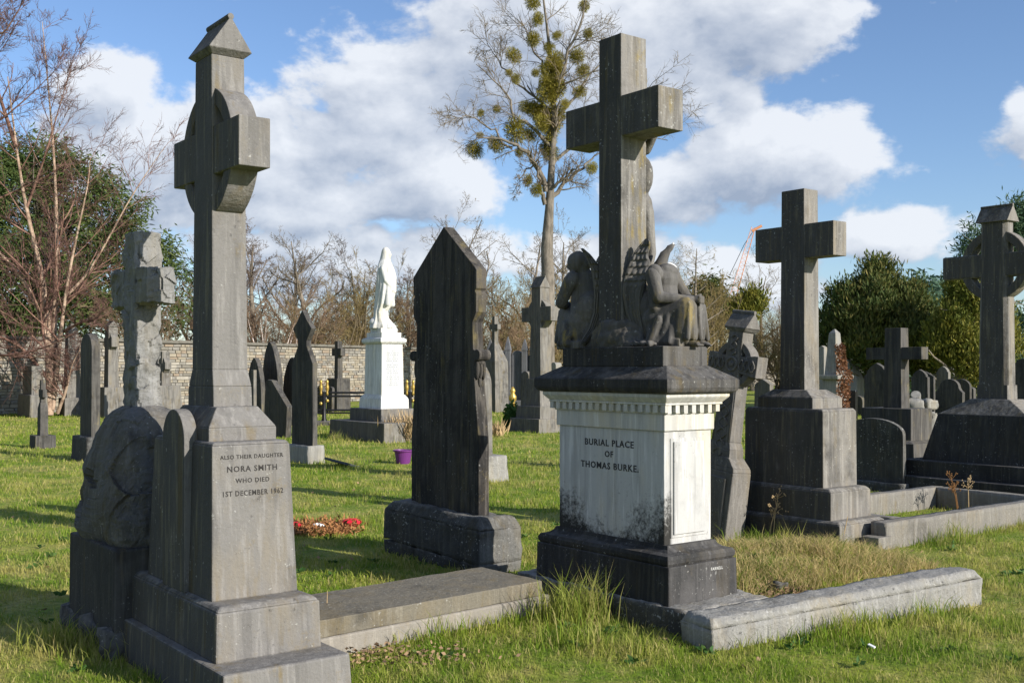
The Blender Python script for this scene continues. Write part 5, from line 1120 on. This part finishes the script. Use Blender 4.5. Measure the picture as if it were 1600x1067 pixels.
def mistletoe_tree():
    Y = 52.0; r = link('mistletoe_tree', None); r.location = ((858 - CX) * Y / F, Y, 0); tag(r, 'tall bare tree hung with green balls of mistletoe, left of angel cross', 'tree')
    rng = np.random.default_rng(99)
    def loc(px, py, dy=0.0): p = at3(px, py, Y); return np.array([p.x - r.location.x, dy, p.z])
    main = [([(856, 600), (855, 480), (855, 400), (856, 320), (862, 240), (866, 160), (862, 80), (846, 0), (838, -60)], .34, .0), ([(853, 300), (842, 262), (820, 240), (800, 232), (775, 222), (745, 225)], .14, -1.5), ([(852, 320), (842, 280), (838, 250)], .12, -.4), ([(857, 315), (880, 285), (915, 258), (940, 235)], .13, .6), ([(858, 300), (880, 278), (905, 262)], .10, -.8),
            ([(862, 230), (830, 200), (800, 190), (795, 150), (770, 135), (745, 110)], .09, -1.0), ([(864, 200), (900, 150), (925, 110), (960, 80)], .09, .8), ([(866, 170), (850, 110), (830, 60), (810, 10)], .08, 1.2), ([(866, 150), (890, 90), (910, 20), (915, -40)], .09, -.6), ([(862, 260), (890, 230), (925, 200), (960, 190), (1010, 205), (1050, 210)], .09, 1.4), ([(864, 180), (820, 140), (780, 95), (760, 60)], .07, .8),
            ([(930, 200), (980, 160), (1020, 130), (1045, 150)], .06, .3), ([(800, 232), (770, 205), (735, 190), (705, 200)], .06, -2.0), ([(862, 120), (900, 60), (940, 40)], .06, 1.8), ([(840, 250), (815, 275), (810, 300)], .05, -.7)]
    P, R, L = [], [], []
    for pts, rad, dy in main:
        q = np.array([loc(a, b, dy * i / (len(pts) - 1)) for i, (a, b) in enumerate(pts)]); t = np.linspace(0, len(q) - 1, 12); m = np.stack([np.interp(t, np.arange(len(q)), q[:, c]) for c in range(3)], 1)
        m[1:-1] = (m[:-2] + 2 * m[1:-1] + m[2:]) / 4; m[1:-1] += rng.normal(0, .06, m[1:-1].shape); P.append(m); R.append(rad * (np.linspace(1, .18, 12) if rad < .3 else np.array([1, .97, .93, .86, .62, .5, .4, .32, .25, .18, .13, .08]))); L.append(np.linalg.norm(np.diff(q, axis=0), axis=1).sum())
    P, R, L = np.array(P), np.array(R), np.array(L)
    link('trunk', tubes_mesh('trunk', [(P[:1], R[:1], 12)], 'bark_mid'), r); l0 = np.minimum(L, 6.0); l0[0] = 6
    P[0, :6] = P[0, :6]; up = P.copy(); up[0] = np.stack([np.interp(np.linspace(4, 11, 12), np.arange(12), P[0, :, c]) for c in range(3)], 1)
    s, d, l, q = shoot(rng, up, R, l0, 11, .2, 1, (A_(25), A_(70)), .45, .4, .016, .3); P1, R1 = grow(rng, s, d, l, q, 6, .13, .02, .35)
    link('limbs', tubes_mesh('limbs', [(P[1:], R[1:], 8), (P1, R1, 5)], 'bark_mid'), r)
    s, d, l, q = shoot(rng, P1, R1, l, 8, .15, 1, (A_(25), A_(65)), .55, .5, .010, .3); P2, R2 = grow(rng, s, d, l, q, 4, .14, .0, .4)
    s, d, l, q = shoot(rng, P2, R2, l, 6, .2, 1, (A_(25), A_(60)), .55, .6, .0065, .3); P3, R3 = grow(rng, s, d, l, q, 3, .15, -.01, .5)
    link('crown', tubes_mesh('crown', [(P2, R2, 4), (P3, R3, 3)], 'twig_grey'), r)
    n = 1900; D = rng.normal(size=(n, 3)); D[:, 2] -= .1; D /= np.linalg.norm(D, axis=1, keepdims=True); rad = rng.uniform(.05, 1.0, n) ** .75
    bm_ = quads_mesh('mistletoe', leaf_arrays(D * rad[:, None] * .85, D + rng.normal(0, .55, (n, 3)), .30, .045, rng), 'mistle', rng.random(n))
    for px, py, rr in ((832, 4, 13), (913, 6, 10), (840, 36, 11), (834, 62, 13), (918, 58, 8), (802, 88, 13), (866, 95, 15), (859, 112, 17), (902, 84, 14), (910, 112, 12), (906, 142, 11), (795, 117, 7), (806, 128, 8), (776, 172, 8), (751, 178, 6), (866, 128, 14), (855, 150, 18), (838, 172, 17), (848, 180, 17), (882, 166, 8), (808, 205, 20), (863, 195, 16), (860, 215, 13), (862, 240, 14), (742, 232, 16), (775, 227, 14), (812, 239, 8), (825, 282, 10), (838, 300, 12), (925, 262, 10), (750, 212, 6), (836, 118, 8), (870, 60, 8), (868, 140, 15), (852, 132, 12), (868, 178, 15), (846, 196, 14), (856, 228, 13), (872, 110, 11), (858, 76, 9), (822, 168, 12), (828, 212, 11)):
        o = link('mistletoe', bm_, r); p = loc(px, py, rng.uniform(-.5, .5)); o.location = p; o.scale = tuple(rr * Y / F * rng.uniform(.85, 1.3, 3)); o.rotation_euler = tuple(rng.uniform(0, 6, 3))
mistletoe_tree()

def crown_points(rng, lobes, n, fill=.25):
    w = np.array([l[3] * l[4] * l[5] for l in lobes]) ** (2 / 3); w /= w.sum(); k = rng.choice(len(lobes), n, p=w); Lb = np.array(lobes)[k]
    D = rng.normal(size=(n, 3)); D /= np.linalg.norm(D, axis=1, keepdims=True); rad = 1 - fill * rng.random(n) ** 1.5
    return Lb[:, :3] + D * Lb[:, 3:6] * rad[:, None], D
def evergreen(name, label, px, Y, lobes_px, mat, n, length, width, mode, seed, trunk=(.3, 3), group='evergreen trees', clump=10):
    """lobes_px: (column, row, half width px, half height px, depth offset m)"""
    r = link(name, None); x0 = (px - CX) * Y / F; r.location = (x0, Y, 0); tag(r, label, 'tree', group); rng = np.random.default_rng(seed)
    lobes = []
    for a, b, rx, rz, dy in lobes_px:
        p = at3(a, b, Y); lobes.append((p.x - x0, dy, p.z, rx * Y / F, rx * Y / F * .9, rz * Y / F))
    big = lobes; lobes = [(x, y, z, a * .8, b * .8, c * .8) for x, y, z, a, b, c in big]
    for x, y, z, a, b, c in big:
        for _ in range(16):
            q = rng.normal(size=3); q[2] += .25; q /= np.linalg.norm(q); k = rng.uniform(.18, .36); m = min(a, c); lobes.append((x + q[0] * a * .82, y + q[1] * b * .82, z + q[2] * c * .82, m * k, m * k, m * k * 1.25))
    C, D = crown_points(rng, lobes, n // clump, .45)
    P = np.repeat(C, clump, 0) + rng.normal(0, length * .8, (len(C) * clump, 3)); O = np.repeat(D, clump, 0)
    if mode == 'up': dirs = O * .5 + np.array([0, 0, 1.0]) + rng.normal(0, .45, P.shape)
    elif mode == 'droop': dirs = O * np.array([1, 1, .2]) + np.array([0, 0, -.35]) + rng.normal(0, .4, P.shape)
    else: dirs = O + rng.normal(0, .5, P.shape)
    me = quads_mesh('crown', leaf_arrays(P, dirs, length, width, rng), mat, np.clip(np.repeat(rng.random(len(C)), clump) * .7 + rng.random(len(P)) * .3, 0, 1)); link('crown', me, r)
    tr, th = trunk; zt = max(l[2] for l in lobes); pts = np.array([[[0, 0, z] for z in np.linspace(-.1, zt * .9, 8)]]); pts[0, 1:, :2] += rng.normal(0, .12, (7, 2))
    rr = np.linspace(tr, tr * .15, 8)[None]; s, d, l, q = shoot(rng, pts, rr, np.array([zt * .5]), 26, .15, .95, (A_(40), A_(80)), .8, .4, .03, .5); P1, R1 = grow(rng, s, d, l, q, 5, .1, .03)
    link('trunk', tubes_mesh('trunk', [(pts, rr, 9), (P1, R1, 5)], 'bark'), r)
    return r
evergreen('cypress_tree', 'dark drooping cypress filling the left background behind the birch', 60, 52,
          [(40, 330, 90, 115, 0), (60, 250, 55, 45, 1), (0, 290, 60, 70, 1), (120, 300, 60, 55, 0), (165, 340, 50, 50, -.5), (110, 400, 100, 80, 0), (200, 350, 28, 30, 0), (30, 450, 80, 90, 0), (150, 440, 75, 70, 0), (225, 420, 50, 55, .5), (262, 385, 20, 30, 0), (275, 440, 22, 50, .5), (265, 500, 25, 35, 0), (90, 500, 90, 60, 0), (0, 540, 60, 60, 1), (190, 490, 50, 40, 0), (-60, 400, 80, 160, 1), (215, 320, 22, 14, 0), (170, 290, 24, 22, 0)], 'cypress', 64000, .30, .075, 'droop', 7, (.45, 4))
evergreen('yew_tree', 'broad conical bronze green yew in the right background', 1352, 44,
          [(1368, 450, 42, 40, 0), (1340, 480, 55, 45, -.5), (1400, 490, 60, 55, 0), (1318, 510, 42, 40, 0), (1365, 520, 75, 55, -.8), (1300, 545, 28, 32, 0), (1420, 545, 65, 45, 0), (1350, 560, 60, 35, -.4), (1440, 570, 40, 30, 0), (1375, 425, 20, 18, 0), (1310, 475, 22, 25, 0), (1460, 520, 30, 40, 1)], 'rusty', 60000, .22, .06, 'up', 8, (.3, 2))
evergreen('golden_yew_tree', 'yellow green upright yew beside the right edge cross', 1510, 40,
          [(1505, 490, 38, 50, 0), (1480, 530, 30, 45, 0), (1530, 500, 40, 55, .5), (1515, 560, 40, 35, -.3), (1500, 450, 20, 25, 0), (1465, 545, 15, 25, 0), (1570, 520, 50, 70, 1.5), (1545, 450, 25, 30, .6)], 'golden', 40000, .20, .055, 'up', 9, (.25, 2))
evergreen('fir_tree', 'blue green pointed fir behind the two yews', 1437, 62, [(1437, 450, 9, 18, 0), (1438, 470, 17, 18, 0), (1440, 492, 25, 20, 0), (1440, 520, 32, 25, 0), (1418, 466, 16, 20, 1), (1412, 480, 20, 25, 1)], 'fir', 9000, .5, .12, 'droop', 10, (.2, 2))
evergreen('pine_tree', 'tall scots pine with open tufted crown behind right edge cross', 1570, 70, [(1590, 335, 22, 16, 0), (1575, 355, 18, 12, 0), (1598, 365, 20, 14, .5), (1522, 365, 12, 10, 0), (1518, 385, 14, 8, 0), (1512, 398, 16, 7, 0), (1585, 385, 22, 12, 0), (1610, 340, 20, 20, 0), (1545, 400, 18, 8, .5), (1600, 400, 25, 12, 0)], 'pine', 7000, .45, .08, 'out', 11, (.28, 3))
evergreen('dark_conifer', 'low dark conifer crown between the fir and golden yew', 1470, 75, [(1462, 462, 22, 14, 0), (1485, 462, 18, 12, 0), (1470, 490, 35, 25, 0)], 'pine', 5000, .5, .12, 'out', 12, (.25, 2))
evergreen('dark_conifer', 'dark green conifer behind the bare larch trunk', 1112, 86, [(1105, 460, 22, 25, 0), (1118, 485, 28, 25, 0), (1095, 500, 28, 25, 0)], 'rusty', 7000, .5, .12, 'droop', 13, (.25, 2))
evergreen('golden_bush_tree', 'bright yellow green conifer tip above leaning cross cap', 1176, 80, [(1176, 470, 12, 8, 0), (1172, 482, 18, 12, 0), (1158, 492, 14, 14, 0)], 'golden', 3500, .45, .12, 'up', 14, (.2, 2))
evergreen('low_evergreen', 'dark evergreen undergrowth beneath the right background yews', 1420, 52, [(1300, 590, 30, 26, 0), (1400, 592, 60, 24, 0), (1470, 590, 50, 28, 0), (1550, 580, 60, 36, 0), (1600, 540, 40, 60, 0)], 'pine', 9000, .35, .1, 'out', 15, (.15, 1))

def crane():
    Y = 330.0; r = thing('tower_crane', 'distant orange lattice crane jib rising left of the plain latin cross', 'crane', ((1150 - CX) * Y / F, Y), rot=0)
    a, b = at3(1140, 500, Y) - r.location, at3(1180, 356, Y) - r.location; d = b - a; u = Vector((d.z, 0, -d.x)).normalized() * -1.1
    MB().tube([a, b], .13, 6).obj('main_chord', 'crane', r); MB().tube([a + u * 2, b + u], .13, 5).obj('upper_chord', 'crane2', r)
    mb = MB(); n = 22
    for i in range(n): p = a + d * (i / n); q = a + d * ((i + 1) / n); mb.tube([p, a + u * (2 - i / n) + d * ((i + .5) / n)], .07, 4, False).tube([a + u * (2 - i / n) + d * ((i + .5) / n), q], .07, 4, False)
    mb.obj('lattice', 'crane2', r)
    MB().tube([b + Vector((-1, 0, -1)), b + Vector((2, 0, .6))], .4, 6).obj('head_sheave', 'crane', r)
    mb = MB().tube([at3(1178, 360, Y) - r.location, at3(1163, 382, Y) - r.location, at3(1140, 430, Y) - r.location], .09, 4); mb.obj('pendant_line', 'black_metal', r)
    MB().box(-6, 6, -6, 6, 0, 2).fr(1.2, 1.2, 1.99, 1.2, 1.2, EYE + (HY - 500) * Y / F).obj('mast', 'crane', r)
crane()

# ------------------------------------------------------------------ grass
FOOT = [((-1.552, 5.726), .86, .34), ((.815, 7.305), .83, .38), ((2.738, 10.268), .71, .36), ((-.53, 9.029), .72, .21), ((-2.222, 6.48), .45, .31), ((6.224, 13.839), 1.19, .81), ((-2.945, 24.789), 1.25, .74)]
def grass():
    rng = np.random.default_rng(1)
    parts = []
    def band(d0, d1, dens, half=.62):
        area = half * (d1 * d1 - d0 * d0); n = int(area * dens); d = np.sqrt(rng.uniform(d0 * d0, d1 * d1, n)); a = rng.uniform(-half, half, n); return np.stack([d * np.sin(a), d * np.cos(a)], 1)
    def keep(P):
        m = np.ones(len(P), bool)
        for c, a, b in FOOT:
            q = P - np.array(c); m &= ~((abs(q @ EX) < a - .01) & (abs(q @ EY) < b - .01))
        # ledger and kerb
        for p0, p1, w0, w1 in (((-1.35, 5.70), (.20, 7.10), -.02, .64), ((1.13, 6.12), (3.2, 7.36), 0, .24), ((3.30, 9.55), (5.85, 11.5), 0, .15)):
            p0, p1 = np.array(p0), np.array(p1); d = p1 - p0; L = np.linalg.norm(d); d = d / L; q = P - p0; u = q @ d; v = q @ np.array([-d[1], d[0]]); m &= ~((u > 0) & (u < L) & (v > w0) & (v < w1))
        wl = (P - W0) @ WN; m &= wl > 0
        return P[m]
    def blades(P, hmin, hmax, w, lean, segs):
        n = len(P); h = rng.uniform(hmin, hmax, n) * rng.uniform(.7, 1.15, n) * np.array([.95 + 1.1 * mnoise.noise((x * 1.6, y * 1.6, 3.3)) + .5 * mnoise.noise((x * 6, y * 6, 1.3)) for x, y in P]).clip(.35, 1.7); a = rng.uniform(0, 2 * np.pi, n); b = rng.uniform(0, 2 * np.pi, n)
        z0 = np.array([ground_z(x, y) for x, y in P]) if len(P) < 60000 else np.zeros(n)
        near = (abs(P[:, 0] - 2.05) < 2.2) & (abs(P[:, 1] - 8.3) < 2.2)
        if len(P) >= 60000: z0[near] = [ground_z(x, y) for x, y in P[near]]
        ww = w * rng.uniform(.7, 1.3, n); u = np.stack([np.cos(a), np.sin(a), np.zeros(n)], 1) * ww[:, None] * .5; ln = np.stack([np.cos(b), np.sin(b), np.zeros(n)], 1) * (h * rng.uniform(.1, 1, n) * lean)[:, None]
        base = np.column_stack([P, z0 - .005]); up = np.zeros((n, 3)); up[:, 2] = h
        if segs == 2: V = np.stack([base - u, base + u, base + ln * .35 + up * .6 + u * .7, base + ln * .35 + up * .6 - u * .7, base + ln + up * .95], 1)
        else: V = np.stack([base - u, base + u, base + ln + up], 1)
        return V, rng.random(n)
    def build(name, sets, mat):
        Vs, Ls, St, Tn, Ti = [], [], [], [], []; vb = 0; lb = 0
        for V, t in sets:
            n, k, _ = V.shape; Vs.append(V.reshape(-1, 3)); i0 = np.arange(n)[:, None] * k + vb
            if k == 5:
                Ls.append(np.concatenate([i0 + [[0, 1, 2, 3]], i0 + [[3, 2, 4]]], 1).ravel()); St.append((np.arange(n)[:, None] * 7 + [[0, 4]]).ravel() + lb); lb += 7 * n; Ti.append(np.repeat(t, 2))
            else: Ls.append((i0 + [[0, 1, 2]]).ravel()); St.append(np.arange(n) * 3 + lb); lb += 3 * n; Ti.append(t)
            vb += n * k
        V = np.concatenate(Vs); Lp = np.concatenate(Ls).astype(np.int32); S_ = np.concatenate(St).astype(np.int32); T = np.concatenate(Ti)
        me = bpy.data.meshes.new(name); me.vertices.add(len(V)); me.loops.add(len(Lp)); me.polygons.add(len(S_)); me.vertices.foreach_set('co', V.astype(np.float32).ravel()); me.loops.foreach_set('vertex_index', Lp); me.polygons.foreach_set('loop_start', S_); me.update(calc_edges=True)
        a = me.attributes.new('tint', 'FLOAT', 'FACE'); a.data.foreach_set('value', T.astype(np.float32)); me.materials.append(M[mat]); o = link(name, me); o['kind'] = 'stuff'; return o
    sets = [blades(keep(band(3.6, 7, 3800)), .018, .055, .005, 1.0, 2), blades(keep(band(7, 11, 1800)), .02, .058, .0075, .9, 2), blades(keep(band(11, 18, 620)), .03, .075, .012, .8, 1), blades(keep(band(18, 30, 170)), .035, .085, .022, .7, 1), blades(keep(band(30, 46, 60)), .04, .10, .035, .7, 1)]
    # longer tufts left by the mower along stone edges
    def edge(p0, p1, n, h0, h1, sp=.09):
        p0, p1 = np.array(p0), np.array(p1); t = rng.random(n); c = rng.random(max(3, n // 60)); t = np.clip(c[rng.integers(0, len(c), n)] + rng.normal(0, .035, n), 0, 1) * .75 + t * .25
        return blades(p0 + (p1 - p0) * t[:, None] + rng.normal(0, sp, (n, 2)), h0, h1, .006, .75, 2)
    sets += [edge((.1, 6.40), (.95, 5.95), 300, .04, .13, .09), edge((-.75, 6.10), (.25, 6.98), 420, .04, .14, .05), edge((.2, 6.75), (.5, 6.9), 700, .1, .26, .1), edge((1.2, 6.0), (3.2, 7.22), 900, .04, .13, .06), edge((3.3, 9.4), (5.8, 11.4), 1100, .05, .16, .07), edge((-2.75, 6.3), (-2.1, 5.95), 900, .06, .2, .12), edge((-1.0, 8.85), (-.2, 8.2), 500, .05, .13, .08), edge((2.0, 9.9), (2.5, 9.5), 500, .08, .2, .08), edge((-4.2, 24.4), (-2.3, 23.7), 500, .08, .22, .12), edge((1.9, 5.9), (3.4, 6.8), 900, .05, .12, .2)]
    build('grass', sets, 'grass')
    # rank dry grass inside the plot
    n = 13000; u = rng.uniform(-.62, .62, n); v = rng.uniform(-.95, 1.25, n); P = np.array([2.05, 8.25]) + u[:, None] * EX + v[:, None] * EY
    c = np.array([2.05, 8.25]) + rng.uniform(-.6, .6, (60, 1)) * EX + rng.uniform(-.9, 1.2, (60, 1)) * EY; P2 = c[rng.integers(0, 60, 5000)] + rng.normal(0, .06, (5000, 2)); P = keep(np.concatenate([P, P2]))
    build('dry_grass', [blades(P, .035, .12, .006, 1.6, 2)], 'drygrass')
    v = [(*gp(px, py, .03), .035 + dz) for px, py, dz in ((1205, 925, 0), (1215, 952, 0), (1260, 945, .01), (1330, 925, .02), (1345, 905, .03), (1290, 912, .02), (1240, 918, .01))]; MBs = MB().add(v, [tuple(range(7))]); o = MBs.obj('bare_soil', 'soil'); o['kind'] = 'structure'
    W = keep(band(4.2, 11, 3.2)); n = len(W); k = 8; ang = rng.uniform(0, 2 * np.pi, (n, k)); P = np.repeat(np.column_stack([W, [ground_z(x, y) + .012 for x, y in W]]), k, 0) + rng.normal(0, .012, (n * k, 3)) * [1, 1, .3]
    D = np.stack([np.cos(ang).ravel(), np.sin(ang).ravel(), rng.uniform(.25, .8, n * k)], 1); me = quads_mesh('lawn_weeds', leaf_arrays(P, D, .055, .026, rng), 'ivy', rng.random(n * k)); o = link('lawn_weeds', me); o['kind'] = 'stuff'
    W = keep(band(4.2, 16, 1.6)); n = len(W); D = rng.normal(size=(n, 3)); D[:, 2] *= .3; me = quads_mesh('fallen_leaves', leaf_arrays(np.column_stack([W, [ground_z(x, y) + .03 for x, y in W]]), D, .045, .025, rng), 'deadleaf'); o = link('fallen_leaves', me); o['kind'] = 'stuff'
    # dead leaves and pine litter
    q = rng.uniform(0, 1, 700)[:, None]; edge_l = np.array([1.55, 6.62]) * (1 - q) + np.array([2.75, 7.35]) * q + rng.normal(0, .06, (700, 2))
    P = np.concatenate([np.array(gp(590, 1030)) + rng.normal(0, 1, (330, 2)) * [.28, .12], np.array(gp(1235, 940)) + rng.normal(0, 1, (420, 2)) * [.16, .08], edge_l]); n = len(P)
    D = rng.normal(size=(n, 3)); D[:, 2] *= .25; me = quads_mesh('leaf_litter', leaf_arrays(np.column_stack([P, rng.uniform(.01, .05, n) + np.array([ground_z(x, y) for x, y in P])]), D, .034, .018, rng), 'deadleaf'); o = link('leaf_litter', me); o['kind'] = 'stuff'
grass()
